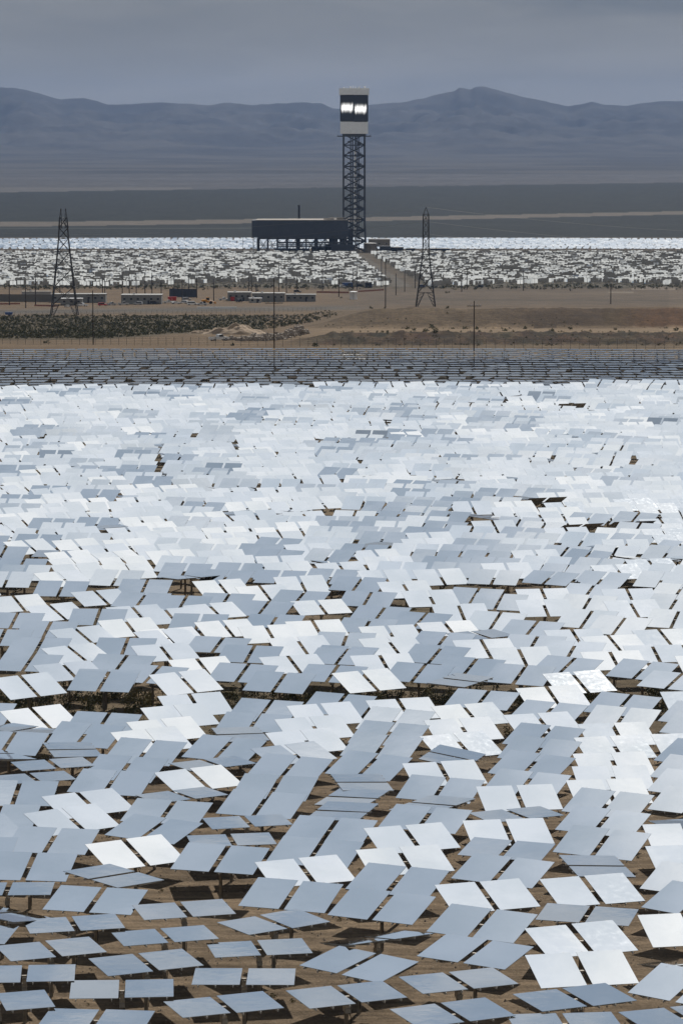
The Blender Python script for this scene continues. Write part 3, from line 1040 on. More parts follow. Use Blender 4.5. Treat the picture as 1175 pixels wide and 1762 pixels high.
t = recv.node_tree; b = t.nodes['Principled BSDF']
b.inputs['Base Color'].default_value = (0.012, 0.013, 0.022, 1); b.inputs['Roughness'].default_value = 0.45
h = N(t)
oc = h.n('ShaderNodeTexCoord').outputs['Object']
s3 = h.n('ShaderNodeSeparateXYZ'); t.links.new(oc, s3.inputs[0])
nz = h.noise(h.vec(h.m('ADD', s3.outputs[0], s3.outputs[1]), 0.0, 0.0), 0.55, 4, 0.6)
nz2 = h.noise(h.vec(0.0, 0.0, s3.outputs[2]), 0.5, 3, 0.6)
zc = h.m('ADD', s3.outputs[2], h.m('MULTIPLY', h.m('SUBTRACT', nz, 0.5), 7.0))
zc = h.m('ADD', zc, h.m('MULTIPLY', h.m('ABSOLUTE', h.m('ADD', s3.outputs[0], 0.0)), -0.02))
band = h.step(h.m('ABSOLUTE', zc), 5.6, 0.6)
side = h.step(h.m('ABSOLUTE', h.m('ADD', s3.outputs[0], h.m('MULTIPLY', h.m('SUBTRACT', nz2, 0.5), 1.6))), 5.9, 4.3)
em = h.m('POWER', h.m('MULTIPLY', band, side), 1.5)  # concentrated sunlight on the panels, painted in as emission
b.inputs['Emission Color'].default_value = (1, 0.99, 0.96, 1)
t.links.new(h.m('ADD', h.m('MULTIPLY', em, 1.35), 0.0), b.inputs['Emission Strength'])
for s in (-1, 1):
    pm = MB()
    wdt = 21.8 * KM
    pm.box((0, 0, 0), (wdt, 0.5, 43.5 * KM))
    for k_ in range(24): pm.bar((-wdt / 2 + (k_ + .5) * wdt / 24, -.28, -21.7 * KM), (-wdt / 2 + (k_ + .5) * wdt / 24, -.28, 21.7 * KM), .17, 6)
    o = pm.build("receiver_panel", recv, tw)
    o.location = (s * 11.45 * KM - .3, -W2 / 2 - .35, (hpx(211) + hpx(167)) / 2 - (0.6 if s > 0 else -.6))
for s in (-1, 1):
    pm = MB(); pm.box((0, 0, 0), (0.5, 43 * KM, 43.5 * KM))
    o = pm.build("receiver_panel", M['receiver'], tw); o.location = (s * (W2 / 2 + .35), 0, (hpx(211) + hpx(167)) / 2)
mb = MB(); mb.box((0, 0, (hpx(166.2) + hpx(155.5)) / 2), (51 * KM, 51 * KM, 10.7 * KM))
mb.box((0, 0, hpx(155.3)), (49 * KM, 49 * KM, 0.4))
mb.build("upper_heat_shield", M['white'], tw)
mb = MB()
for x_, w_, hh in ((-9, 1.2, 1.0), (-3.2, 1.5, 1.6), (-1, .5, 2.2), (1.2, .8, 1.4), (4, 1.6, 1.1), (4.9, .4, 2.1), (9.3, 1.8, 1.7), (-6, .3, 1.5)):
    mb.box((x_, -8, hpx(155) + hh / 2), (w_, 2, hh))
mb.build("roof_equipment", M['white'], tw)

cd = empty("air_cooled_condenser", site(517, 433))
cd.location.y = TB.y - 10; cd.location.x = (517 - 587.5) * KM; cd.location.z = TB.z
tag(cd, "long dark box shaped steam condenser raised on lattice legs beside the tower", "condenser")
L, D_ = 163 * KM, 44.0
z0_, z1_ = hpx(406), hpx(378)
mb = MB(); mb.box((0, 0, (z0_ + z1_) / 2), (L, D_, z1_ - z0_))
for k_ in range(28): mb.box((-L / 2 + (k_ + .5) * L / 28, -D_ / 2 - .1, (z0_ + z1_) / 2), (0.25, 0.3, z1_ - z0_ - .4))
mb.build("wind_wall", M['cladding'], cd)
mb = MB(); mb.box((1.5, 0, z1_ + .25), (L - 4, D_ + .6, .4)); mb.box((L * .3, -8, z1_ + 1), (9, 3, 1.2)); mb.box((L * .42, -10, z1_ + 1.3), (6, 3, 2.0))
for k_ in range(40): mb.bar((-L / 2 + 3 + k_ * (L - 5) / 40, -D_ / 2, z1_ + .3), (-L / 2 + 3 + k_ * (L - 5) / 40, -D_ / 2, z1_ + 1.5), .07)
mb.build("roof_rail", M['tank'], cd)
mb = MB(); mb.box((2, 0, z0_ - .7), (L - 10, D_ - 2, 1.2))
for k_ in range(10): mb.lathe([(3.4, 0), (4.0, -1.6)], 16, (-L / 2 + 9 + k_ * (L - 14) / 10, -10, z0_ - .6))
mb.build("fan_deck", M['tower'], cd)
legx = [(-L / 2 + 5 + k_ * (L - 8) / 9) for k_ in range(10)]
for yy in (-17.0, 15.0):
    for i_, x_ in enumerate(legx):
        mb = MB(); mb.bar((x_, yy, 0), (x_, yy, z0_ - 1), .45 if i_ % 3 else .8, 6)
        if i_ < 9:
            x2 = legx[i_ + 1]
            mb.bar((x_, yy, 0), (x2, yy, z0_ - 2), .24); mb.bar((x2, yy, 0), (x_, yy, z0_ - 2), .24); mb.bar((x_, yy, (z0_ - 1) / 2), (x2, yy, (z0_ - 1) / 2), .24)
        mb.build("leg", M['tower'], cd)
mb = MB()
for x0_, x1_, hh in ((-22, 8, 3.2), (10, 38, 4.6), (-36, -30, 2.0), (22, 34, 6.5)): mb.box(((x0_ + x1_) / 2, -6, hh / 2), (x1_ - x0_, 14, hh))
mb.lathe([(2.0, 0), (2.0, z0_ - 1)], 12, (-2, 0, 0)); mb.lathe([(1.6, 0), (1.6, z0_ - 1)], 12, (14, 0, 0)); mb.lathe([(1.8, 0), (1.8, z0_ - 1)], 12, (27, -4, 0))
mb.build("pump_housing", M['cladding'], cd)
mb = MB()
for yy, zz_, r_ in ((-19, 5.5, .5), (-18.6, 7.4, .3), (-17.6, 9.0, .7)): mb.bar((-20, yy, zz_), (L / 2 + 4, yy, zz_), r_, 8)
for k_ in range(9): mb.bar((-18 + k_ * 6.5, -18.8, 0), (-18 + k_ * 6.5, -18.8, 9.5), .16)
mb.build("pipe_rack", M['tower'], cd)
mb = MB()
for k_ in range(5):
    a_, b_ = ((-L / 2 + 1, -20, k_ * 2.8), (-L / 2 + 5, -20, k_ * 2.8 + 2.8)) if k_ % 2 == 0 else ((-L / 2 + 5, -20, k_ * 2.8), (-L / 2 + 1, -20, k_ * 2.8 + 2.8))
    mb.bar(a_, b_, .16)
for x_ in (1, 5): mb.bar((-L / 2 + x_, -20, 0), (-L / 2 + x_, -20, 14), .15)
mb.build("stair_tower", M['tower'], cd)

mb = MB()
mb.lathe([(0.9, 0), (0.9, hpx(358)), (1.15, hpx(358)), (1.15, hpx(354.5)), (0, hpx(354.5))], 14)
o = mb.build("exhaust_stack", M['tower'], None, True)
o.location = ((515 - 587.5) * (KM * 1.02), TB.y + 40, TB.z)
tag(o, "slim dark exhaust stack standing above the long condenser roof", "chimney")
mb = MB()
for x_, w_, hh in ((-6, 5, 22), (1, 6, 24), (7.5, 4, 20)): mb.box((x_, 0, hh / 2), (w_, 10, hh)); mb.box((x_, 0, hh + .3), (w_ + .5, 10.5, .5))
mb.box((1, -8, 3.5), (20, 8, 7)); mb.bar((-8, -6, 12), (9, -6, 12), .5, 8); mb.bar((-8, -6, 16), (9, -6, 15), .35, 8)
o = mb.build("steam_drum_building", M['cladding'], None)
o.location = ((588 - 587.5) * KM, TB.y - 18, TB.z)
tag(o, "dark blocky steam plant joined between condenser and tower foot", "plant building")


def at_tower(px, py): return Vector(((px - 587.5) * KM, site(px, py).y, prof(site(px, py).y)))


def block(name, label, cat, x0, x1, yb, yt, depth, wallm, roofm, group=None, windows=0, door=False, rz=0.0):
    P = site((x0 + x1) / 2, yb); k = scale_at(P)
    w_, hh = (x1 - x0) * k, (yb - yt) * k
    e = empty(name, P, rz); tag(e, label, cat, group)
    MB().box((0, depth / 2, hh / 2 - .1), (w_, depth, hh + .2)).build("wall", wallm, e)
    MB().box((0, depth / 2, hh + .12), (w_ + .5, depth + .5, .22)).build("roof", roofm, e)
    for i in range(windows):
        xx = -w_ / 2 + (i + .5) * w_ / windows
        MB().box((xx, -.03, hh * .58), (min(1.2, w_ / windows * .4), .06, .9)).build("window", M['glass'], e)
    if door: MB().box((w_ * .18, -.04, 1.02), (.95, .08, 2.05)).build("door", M['dark_paint'], e)
    MB().box((-w_ * .2, depth * .5, hh + .55), (1.2, 1.2, .7)).build("roof_unit", M['chrome'], e)
    return e


def tank(name, label, px, yb, yt, wpx, m_, group=None):
    P = site(px, yb); k = scale_at(P); r_, hh = wpx * k / 2, (yb - yt) * k
    e = empty(name, P); tag(e, label, "tank", group)
    MB().lathe([(r_, -.2), (r_, hh * .97), (r_ * 1.01, hh * .97), (r_ * 1.01, hh)], 28).build("shell", m_, e, True)
    MB().lathe([(r_ * 1.01, hh), (r_ * .5, hh * 1.05), (0, hh * 1.08)], 28).build("roof", M['roof'] if m_ is not M['white'] else M['white'], e, True)
    mb = MB()
    for s in (-.2, .2): mb.bar((s, -r_ - .15, 0), (s, -r_ - .15, hh * 1.03), .04)
    for q in range(int(hh / .6)): mb.bar((-.2, -r_ - .15, .4 + q * .6), (.2, -r_ - .15, .4 + q * .6), .03)
    mb.build("ladder", M['steel'], e)
    return e


block("plant_building", "tan flat roofed plant building behind the tank right of the tower", "building", 634, 671, 429.5, 412, 20, M['tank'], M['roof'], windows=3)
tank("storage_tank", "broad tan storage tank with pale roof right of the tower foot", 637, 434, 418.5, 23, M['tank'])
tank("storage_tank", "low squat tank nearest the tan plant building", 683, 433.5, 425, 22, M['cladding'], )
tank("storage_tank", "low squat tank with a pale lid between the other tank and the pylon", 706, 433.5, 427, 16, M['cladding'])
block("pump_shed", "small dark pump shed right of the squat tanks", "shed", 653, 672, 434, 424, 8, M['cladding'], M['cladding'])
block("pump_shed", "long low dark shed right of the pylon top part", "shed", 740, 773, 433, 428, 8, M['cladding'], M['tank'])

# ------------------------------------------------------------------ pylons
def pylon(px, yb, yt, label, twin):
    P = site(px, yb); k = scale_at(P); H = (yb - yt) * k
    e = empty("lattice_pylon", P); tag(e, label, "pylon", "lattice pylons carrying the overhead line")
    def H_(py): return (yb - py) * k
    if twin:
        # legs spread at the foot, a narrow waist and two horned peaks
        bw, ww = 46 * k, 15.5 * k
        mb = MB()
        cor = ((-1, -1), (1, -1), (1, 1), (-1, 1))
        zs = [0, .10, .27, .44, .60, .72, .82, .92]
        ws = [bw, bw * .90, bw * .74, bw * .60, bw * .46, bw * .37, bw * .32, bw * .27]
        def c(i, s): return (cor[s % 4][0] * ws[i] / 2, cor[s % 4][1] * ws[i] / 2 * .6, zs[i] * H)
        for i in range(7):
            for s in range(4):
                if i >= 2 or i == 1:
                    mb.bar(c(i, s), c(i + 1, s + 1), .12); mb.bar(c(i, s + 1), c(i + 1, s), .12)
                if i >= 1: mb.bar(c(i, s), c(i, s + 1), .12)
        mb.build("brace", M['pylon'], e)
        for s in range(4):
            lg = MB()
            for i in range(7): lg.bar(c(i, s), c(i + 1, s), .24 if i < 3 else .2)
            # the splayed foot is itself a little truss
            f0 = Vector(c(0, s)); f1 = Vector(c(1, s)); inn = Vector((-cor[s][0] * 1.9, -cor[s][1] * 1.2, 0))
            lg.bar(f0 + inn * .6, f1 + inn * 1.6, .10)
            for q in range(4):
                t0 = q / 4; lg.bar(f0.lerp(f1, t0), (f0 + inn * .6).lerp(f1 + inn * 1.6, t0 + .25), .06)
            lg.build("leg", M['pylon'], e)
        for s in (-1, 1):
            mb = MB(); x_ = s * ws[7] / 2 * .62; a = (s * ws[5] / 2, 0, zs[5] * H)
            for dx, dy in ((-.55, -.6), (.55, -.6), (.55, .6), (-.55, .6)):
                mb.bar((x_ * 1.5 + dx * 1.3, dy * 1.3, zs[6] * H), (x_ + dx * .2, dy * .2, H), .09)
            for q in range(5):
                t0 = q / 5; za = zs[6] * H + (H - zs[6] * H) * t0; zb_ = zs[6] * H + (H - zs[6] * H) * (t0 + .2)
                xa = x_ * (1.5 - .5 * t0); wd = .72 * (1 - t0 * .8)
                mb.bar((xa - wd, -.5, za), (xa + wd, -.5, zb_), .06); mb.bar((xa + wd, .5, za), (xa - wd, .5, zb_), .06)
            mb.build("peak", M['pylon'], e)
        mb = MB(); mb.bar((0, -6.5, zs[7] * H * .95), (0, 6.5, zs[7] * H * .95), .25); mb.bar((0, -6.5, zs[7] * H * .95), (0, 0, zs[7] * H), .12); mb.bar((0, 6.5, zs[7] * H * .95), (0, 0, zs[7] * H), .12)
        mb.build("crossarm", M['pylon'], e)
    else:
        bw, nw = 33 * k, 10 * k
        zs = [0, .14, .30, .42, .53, .62, .70, .78, .86, .93]
        ws = [bw, bw * .82, bw * .62, bw * .47, nw * 1.12, nw, nw, nw * .98, nw * .96, nw * .9]
        cor = ((-1, -1), (1, -1), (1, 1), (-1, 1))
        def c(i, s): return (cor[s % 4][0] * ws[i] / 2, cor[s % 4][1] * ws[i] / 2 * .8, zs[i] * H)
        mb = MB()
        for i in range(9):
            for s in range(4):
                if i > 0:
                    mb.bar(c(i, s), c(i, s + 1), .09)
                    mb.bar(c(i, s), c(i + 1, s + 1), .13); mb.bar(c(i, s + 1), c(i + 1, s), .13)
        mb.build("brace", M['pylon'], e)
        for s in range(4):
            lg = MB()
            for i in range(9): lg.bar(c(i, s), c(i + 1, s), .28)
            f0 = Vector(c(0, s)); f1 = Vector(c(1, s)); inn = Vector((-cor[s][0] * 2.2, -cor[s][1] * .8, 0))
            lg.bar(f0 + inn * .35, f1 + inn * 1.5, .12)
            for q in range(4):
                t0 = q / 4; lg.bar(f0.lerp(f1, t0), (f0 + inn * .35).lerp(f1 + inn * 1.5, t0 + .25), .07)
            lg.build("leg", M['pylon'], e)
        mb = MB()
        for s in range(4): mb.bar(c(9, s), (0, 0, H), .14)
        for s in range(4): mb.bar(c(9, s), c(9, s + 1), .12)
        mb.build("peak", M['pylon'], e)
        for za in (.60, .73, .86):
            mb = MB(); mb.bar((0, -5.5, za * H), (0, 5.5, za * H), .22); mb.bar((0, -5.5, za * H), (0, 0, (za + .04) * H), .1); mb.bar((0, 5.5, za * H), (0, 0, (za + .04) * H), .1)
            mb.build("crossarm", M['pylon'], e)
    return e, P, H


pl1, PA, HA = pylon(111.5, 543, 360, "dark splayed lattice pylon with two horned peaks near the left edge", True)
pl2, PB, HB = pylon(732, 527.5, 357.5, "dark narrow lattice pylon with one pointed peak right of the tower", False)


def wire(a, b, sag, name, label, r_=.03):
    mb = MB(); n_ = 28; prev = None
    for i in range(n_ + 1):
        t_ = i / n_; p = a.lerp(b, t_); p.z -= 4 * sag * t_ * (1 - t_)
        if prev is not None: mb.bar(prev, p, r_, 4, caps=False)
        prev = p
    o = mb.build(name, M['wire'], None)
    return tag(o, label, "power line", "overhead wires strung between the pylons")


top2 = PB + Vector((0, 0, HB))
far_l = Vector((-1250, 2700, 10)); far_r = Vector((1100, 2250, -8))
wire(top2, top2 + Vector((-330, 420, -22)), 9, "overhead_wire", "thin earth wire falling left from the narrow pylon's tip toward the tower")
wire(top2, top2 + Vector((420, 330, -16)), 11, "overhead_wire", "thin earth wire running right from the narrow pylon's tip")
for za, s_ in ((.86, -1), (.73, 1)):
    q = PB + Vector((0, s_ * 5.5, za * HB))
    wire(q, q + Vector((-560, 420, -30)), 12, "overhead_wire", f"{'upper' if za > .8 else 'lower'} conductor wire passing left of the narrow pylon across the condenser")
    wire(q, q + Vector((460, 330, -18)), 12, "overhead_wire", f"{'upper' if za > .8 else 'lower'} conductor wire running right of the narrow pylon over the scrub")

# ------------------------------------------------------------------ timber poles
POLES = [(17, 488, 525), (45, 491, 530), (62, 475, 524), (104, 487, 506), (161, 500, 593, 1), (177, 478, 506), (181, 482, 508), (211, 462, 508),
         (223, 469, 507), (235, 468, 506), (250, 470, 506), (262, 470, 506), (278, 483, 516), (300, 477, 510), (314, 480, 519), (325, 474, 510),
         (339, 476, 513), (368, 480, 518), (428, 476, 502), (433, 471, 502), (441, 487, 518), (472, 478, 599, 2), (480, 451, 502), (493, 474, 504),
         (511, 476, 502), (555, 464, 500), (583, 470, 511), (607, 462, 498), (614, 456, 498), (656, 446, 494), (663, 446, 530), (681, 471, 508),
         (696, 465, 502), (714, 465, 496), (794, 468, 502), (803, 462, 498), (815, 518, 603, 1), (900, 463, 500), (1050, 488, 523), (437, 408, 434), (362, 405, 434), (418, 405, 434)]
POLES.sort()
for i, pq in enumerate(POLES):
    px, yt, yb = pq[:3]; arm = pq[3] if len(pq) > 3 else 0
    P = site(px, yb); k = scale_at(P); H = (yb - yt) * k
    e = empty("utility_pole", P)
    r_ = .17 if yb > 590 else (.30 if yb > 450 else .2)
    MB().bar((0, 0, -.5), (0, 0, H), r_, 8, r_ * .7).build("shaft", M['wood'], e)
    if arm:
        zz_ = [H - 1.2] if arm == 1 else [H * .64, H * .44]
        for q in zz_:
            wd = 1.7 if arm == 1 else 2.2
            a_ = MB().box((0, -.2, q), (wd * 2, .12, .15)).build("crossarm", M['wood'] if arm == 1 or q > H * .5 else M['wire'], e)
            mb = MB()
            for xx in (-wd * .9, -wd * .45, wd * .45, wd * .9): mb.lathe([(.05, 0), (.09, .1), (.03, .28)], 8, (xx, -.2, q + .07))
            mb.build("insulator", M['chrome'], a_)
        if arm == 2: MB().box((0, -.25, H * .41), (4.6, .12, .14)).build("crossarm", M['wire'], e)
    else:
        MB().lathe([(.1, 0), (.12, .2), (.04, .45)], 8, (0, 0, H)).build("cap", M['steel'], e)
    size = "tall bare" if H > 15 else ("short" if H < 9 else "plain")
    where = "behind the nearest mirror field" if yb > 590 else ("in the yard" if yb > 505 else ("below the far mirrors" if yb > 450 else "beside the condenser"))
    tag(e, f"{size} timber pole {where}, {nth(i + 1)} pole from left", "pole", "timber poles across the yard and fields")

# ------------------------------------------------------------------ yard buildings
Y_ = "site huts in the yard"
block("storage_container", "pale and tan storage container near the left pylon's left side", "container", 38, 88, 511, 502, 6, M['roof'], M['tank'], Y_)
block("site_office", "long low grey site hut behind the left pylon's legs", "hut", 90, 182, 521, 506.5, 9, M['trailer'], M['roof'], Y_, 8, True)
block("site_trailer", "small white roofed trailer in front of the long grey hut", "trailer", 105, 142, 525.5, 514, 4, M['trailer'], M['white'], Y_, 3, True)
block("site_office", "grey site hut with pale roof in the middle of the yard", "hut", 209, 278, 523.5, 508, 12, M['trailer'], M['roof'], Y_, 6, True)
block("site_office", "left end hut of the long row right of the loader", "hut", 392, 432, 518, 503.5, 9, M['trailer'], M['roof'], Y_, 4, True)
block("site_office", "middle hut of the long row right of the loader", "hut", 434, 490, 519.5, 505, 9, M['trailer'], M['roof'], Y_, 5, True)
block("site_office", "right end hut of the long row right of the loader", "hut", 492, 543, 519, 507.5, 9, M['trailer'], M['trailer'], Y_, 5, True)
block("site_trailer", "small cream trailer in front of the long row of huts", "trailer", 429, 450, 521, 513.5, 3, M['roof'], M['white'], Y_, 2, True)
block("guard_hut", "tiny dark hut beside the approach road gate", "hut", 628, 640, 495, 486, 4, M['cladding'], M['trailer'], Y_, 1, True)
tank("water_tank", "white upright water tank alone on the graded lot", 608, 515, 502, 13, M['white'])


def fence(name, label, pts, hgt, m_, npost, panel=None, nw=4):
    e = empty(name, pts[0]); tag(e, label, "fence")
    inv = pts[0]
    seg = []
    tot = sum((b - a).length for a, b in zip(pts, pts[1:]))
    for a, b in zip(pts, pts[1:]):
        n_ = max(1, round(npost * (b - a).length / tot))
        seg += [a.lerp(b, i / n_) for i in range(n_)]
    seg.append(pts[-1])
    pm = MB().bar((0, 0, -.2), (0, 0, hgt), .05, 5).mesh("post", [m_])
    for s in seg:
        o = bpy.data.objects.new("post", pm); COL.objects.link(o); o.parent = e; o.location = s - inv
    mb = MB()
    for a, b in zip(seg, seg[1:]):
        for q in range(nw): mb.bar(a - inv + Vector((0, 0, hgt * (q + 1) / nw)), b - inv + Vector((0, 0, hgt * (q + 1) / nw)), .02, 3, caps=False)
        if panel:
            u = Vector((0, 0, .1)); v = Vector((0, 0, hgt)); th_ = Vector((0, .04, 0))
            A_, B_ = a - inv, b - inv
            mb.quad([A_ + u, B_ + u, B_ + v, A_ + v], 1); mb.quad([B_ + u + th_, A_ + u + th_, A_ + v + th_, B_ + v + th_], 1)
    mb.build("mesh_panel" if panel else "wire", [m_, panel or m_], e)


fence("chain_link_fence", "long wire fence running across behind the nearest mirror field", [site(x_, y_) for x_, y_ in ((-60, 592), (300, 595), (560, 597), (820, 600), (1240, 601))], 2.3, M['fence'], 90, None, 5)
fence("screened_fence", "dark screened fence behind the yard cars left of the loader", [site(292, 511), site(339, 512)], 5.0, M['cladding'], 8, M['cladding'])
fence("screened_fence", "dark screened fence at the far left of the yard", [site(-40, 519), site(92, 520)], 4.2, M['fence'], 20, M['fence'])
fence("safety_netting", "orange safety netting left of the water tank", [site(545, 504), site(600, 505)], 1.1, M['netting'], 12, M['netting'])
fence("safety_netting", "orange safety netting right of the water tank toward the approach road", [site(616, 503), site(660, 500)], 1.1, M['netting'], 12, M['netting'])
fence("safety_netting", "orange safety netting along the foot of the left pylon", [site(60, 527), site(100, 528)], 0.9, M['netting'], 8, M['netting'])
fence("safety_netting", "orange safety netting at the left edge of the picture", [site(-30, 525), site(35, 524)], 0.9, M['netting'], 8, M['netting'])
fence("road_fence", "thin wire fence along the service road above the scrub", [site(x_, y_) for x_, y_ in ((-60, 544), (280, 541), (560, 536))], 2.0, M['fence'], 70, None, 3)

# ------------------------------------------------------------------ vehicles
VM = {}


def wheel_mesh():
    mb = MB().bar((0, -.12, 0), (0, .12, 0), .38, 16)
    mb.bar((0, -.135, 0), (0, .135, 0), .2, 12, mi=1)
    return mb.mesh("wheel", [M['tyre'], M['chrome']])


WHEEL = wheel_mesh()


def vehicle(kind, paint, label, px, py, rz, cat, group="vehicles parked about the site", k=1.0):
    e = empty({"pickup": "pickup_truck", "car": "parked_car", "suv": "parked_car", "van": "van"}[kind], site(px, py), rz)
    tag(e, label, cat, group)
    e.scale = (k, k, k)
    L_ = {"pickup": 5.7, "car": 4.6, "suv": 4.9, "van": 5.4}[kind]; h_ = L_ / 2
    low = [(-h_, .42), (-h_ + .05, .95), (h_ * .45, 1.02), (h_ - .1, .92), (h_, .75), (h_, .42)]
    if kind == "pickup":
        low = [(-h_, .45), (-h_ + .02, 1.12), (h_ * .45, 1.15), (h_ - .12, 1.02), (h_, .85), (h_, .45)]
        cab = [(-.55, 1.12), (-.45, 1.82), (.75, 1.84), (1.35, 1.14)]
        ins = [(-.42, 1.2), (-.35, 1.74), (.70, 1.76), (1.15, 1.2)]
    elif kind == "van":
        cab = [(-h_ + .02, .9), (-h_ + .12, 2.05), (1.2, 2.1), (1.9, 1.0)]
        ins = [(-h_ + .3, 1.25), (-h_ + .35, 1.85), (1.1, 1.9), (1.6, 1.2)]
    elif kind == "suv":
        cab = [(-h_ + .05, .9), (-h_ + .25, 1.75), (.6, 1.78), (1.25, 1.0)]
        ins = [(-h_ + .25, 1.08), (-h_ + .4, 1.66), (.55, 1.68), (1.0, 1.08)]
    else:
        cab = [(-1.9, .93), (-1.2, 1.42), (.3, 1.45), (1.1, 1.0)]
        ins = [(-1.6, 1.0), (-1.1, 1.36), (.25, 1.38), (.85, 1.02)]
    b = MB().prism(low, -.95, .95)
    b.prism([(x_, z_ + .002) for x_, z_ in cab], -.82, .82)
    if kind == "pickup": b.box((-1.75, 0, 1.16), (1.9, 1.5, .02), mi=1)
    b.build("body", [paint, M['tyre']], e)
    MB().prism(ins, -.84, .84).build("side_window", M['glass'], e)
    xa, za = cab[-1]; xb, zb_ = cab[-2]
    MB().quad([(xa - .06, -.72, za + .1), (xa - .06, .72, za + .1), (xb + .06, .66, zb_ - .1), (xb + .06, -.66, zb_ - .1)]).build("windscreen", M['glass'], e)
    for s in (-1, 1):
        MB().box((h_ - .02, s * .68, .8), (.08, .32, .18)).build("headlight", M['lamp'], e)
    MB().box((h_ + .03, 0, .52), (.1, 1.8, .18)).build("bumper", M['chrome'], e)
    for sx_ in (-.62, .62):
        for s in (-1, 1):
            o = bpy.data.objects.new("wheel", WHEEL); COL.objects.link(o); o.parent = e; o.location = (sx_ * h_, s * .86, .38)
    return e


Wp, Sp, Dp, Rp, Bp = M['white_paint'], M['silver_paint'], M['dark_paint'], M['red_paint'], M['blue_paint']
vehicle("pickup", Wp, "white double cab pickup parked on the dirt before the large soil mound", 377, 586.5, .55, "pickup", None)
for kd, pt, x_, y_, rz, lb in (
    ("car", Wp, 116, 528.5, 1.9, "white car framed by the left pylon's legs"),
    ("pickup", Wp, 143, 527, 2.6, "white pickup just right of the left pylon's foot"),
    ("suv", Rp, 177, 526.5, .2, "dark red car in front of the long grey hut's right end"),
    ("pickup", Sp, 192, 525.5, .7, "silver pickup between the red car and the middle hut"),
    ("pickup", Sp, 213, 525, .2, "silver pickup before the middle hut's left corner"),
    ("suv", Sp, 238, 524.5, 2.9, "grey car parked against the middle hut"),
    ("suv", Dp, 266, 523.5, .1, "large black car before the middle hut's right corner"),
    ("pickup", Wp, 290, 522, 0.2, "white pickup just right of the large black car"),
    ("car", Wp, 303, 523, .4, "white car next to the white pickup and red bins"),
    ("suv", Wp, 316, 522.5, 2.8, "white car left of the white van"),
    ("van", Wp, 331, 525, .15, "tall white van left of the yellow loader"),
    ("pickup", Sp, 348, 525.5, 3.0, "silver pickup under the yellow loader"),
    ("suv", Sp, 322, 517, .2, "silver car in the back row behind the white van"),
    ("pickup", Wp, 385, 517, .2, "white pickup left of the long hut row"),
    ("suv", Dp, 412, 520, 1.2, "black car before the left end of the hut row"),
    ("suv", Dp, 512, 503.5, 0.1, "black car behind the right end of the hut row"),
    ("suv", Wp, 590, 495, .5, "white car parked above the water tank"),
    ("suv", Dp, 620, 493.5, 0.1, "dark car beside the gate left of the approach road"),
    ("suv", Bp, 726, 494.5, .1, "dark blue car seen through the right pylon"),
    ("pickup", Wp, 746, 494, .2, "white pickup just right of the right pylon"),
    ("suv", Dp, 825, 495, 3.0, "black car alone right of the right pylon on the graded lot"),
    ("suv", Wp, 610.5, 442.5, 1.6, "tiny white car high on the approach road below the tower")):
    vehicle(kd, pt, lb, x_, y_, rz, "pickup" if kd == "pickup" else ("van" if kd == "van" else "car"))

ld = empty("wheel_loader", site(358, 523), .2); tag(ld, "orange yellow wheel loader parked in the yard behind the pickups", "loader")
MB().prism([(-3.4, .9), (-3.4, 2.3), (-.6, 2.5), (-.4, 1.6), (2.2, 1.5), (2.2, .8)], -1.1, 1.1).build("body", M['yellow_paint'], ld)
cb = MB().box((-.1, 0, 2.75), (1.5, 1.5, 1.5)).build("cab", M['glass'], ld)
MB().box((-.1, 0, 3.58), (1.8, 1.8, .14)).build("cab_roof", M['yellow_paint'], cb)
mb = MB()
for s in (-1, 1): mb.bar((1.2, s * .7, 1.9), (3.6, s * .7, 1.0), .16, 6)
mb.build("lift_arm", M['yellow_paint'], ld)
MB().prism([(3.4, .2), (3.5, 1.3), (3.7, 1.35), (4.5, .3), (4.4, .15)], -1.4, 1.4).build("bucket", M['yellow_paint'], ld)
for x_ in (-2.2, 1.5):
    for s in (-1, 1): MB().bar((x_, s * .85, .8), (x_, s * 1.35, .8), .8, 16).build("wheel", M['tyre'], ld)
for x_, lb in ((293, "left one of two red waste bins behind the white cars"), (300.5, "right one of two red waste bins behind the white cars"), (400.5, "small red waste bin before the left end of the hut row")):
    e = empty("waste_bin", site(x_, 518)); tag(e, lb, "bin", "red waste bins in the yard")
    MB().prism([(-1.0, .25), (-1.25, 2.3), (1.25, 2.3), (1.0, .25)], -.9, .9).build("tub", M['red_paint'], e)
    MB().box((0, 0, 2.36), (2.6, 1.9, .1)).build("lid", M['red_paint'], e)
    mb = MB()
    for s in (-1, 1): mb.bar((s * .8, -.6, .15), (s * .8, .6, .15), .15, 8)
    mb.build("caster", M['tyre'], e)
e = empty("tipper_trailer", site(16, 544), .1); tag(e, "small dark blue tipper trailer on the service road at the left edge", "trailer")
MB().prism([(-1.5, .7), (-1.9, 1.9), (1.9, 1.9), (1.5, .7)], -.9, .9).build("tub", M['blue_paint'], e)
for s in (-1, 1): MB().bar((0, s * .95, .4), (0, s * 1.2, .4), .4, 14).build("wheel", M['tyre'], e)
MB().bar((1.5, 0, .6), (3.0, 0, .45), .06, 6).build("drawbar", M['steel'], e)
e = empty("road_barrier", site(374, 531), .06); tag(e, "long white barrier lying beside the service road", "barrier")
MB().prism([(-10, 0), (-10, .9), (10, .9), (10, 0)], -.3, .3).build("rail", M['white_paint'], e)
e = empty("site_container", site(598, 494), .0); tag(e, "small blue container just above the white water tank", "container")
MB().box((0, 0, 1.5), (7, 2.6, 2.9)).build("shell", M['blue_paint'], e)
MB().box((1.6, -1.33, 1.4), (2.2, .06, 2.5)).build("door", M['cladding'], e)

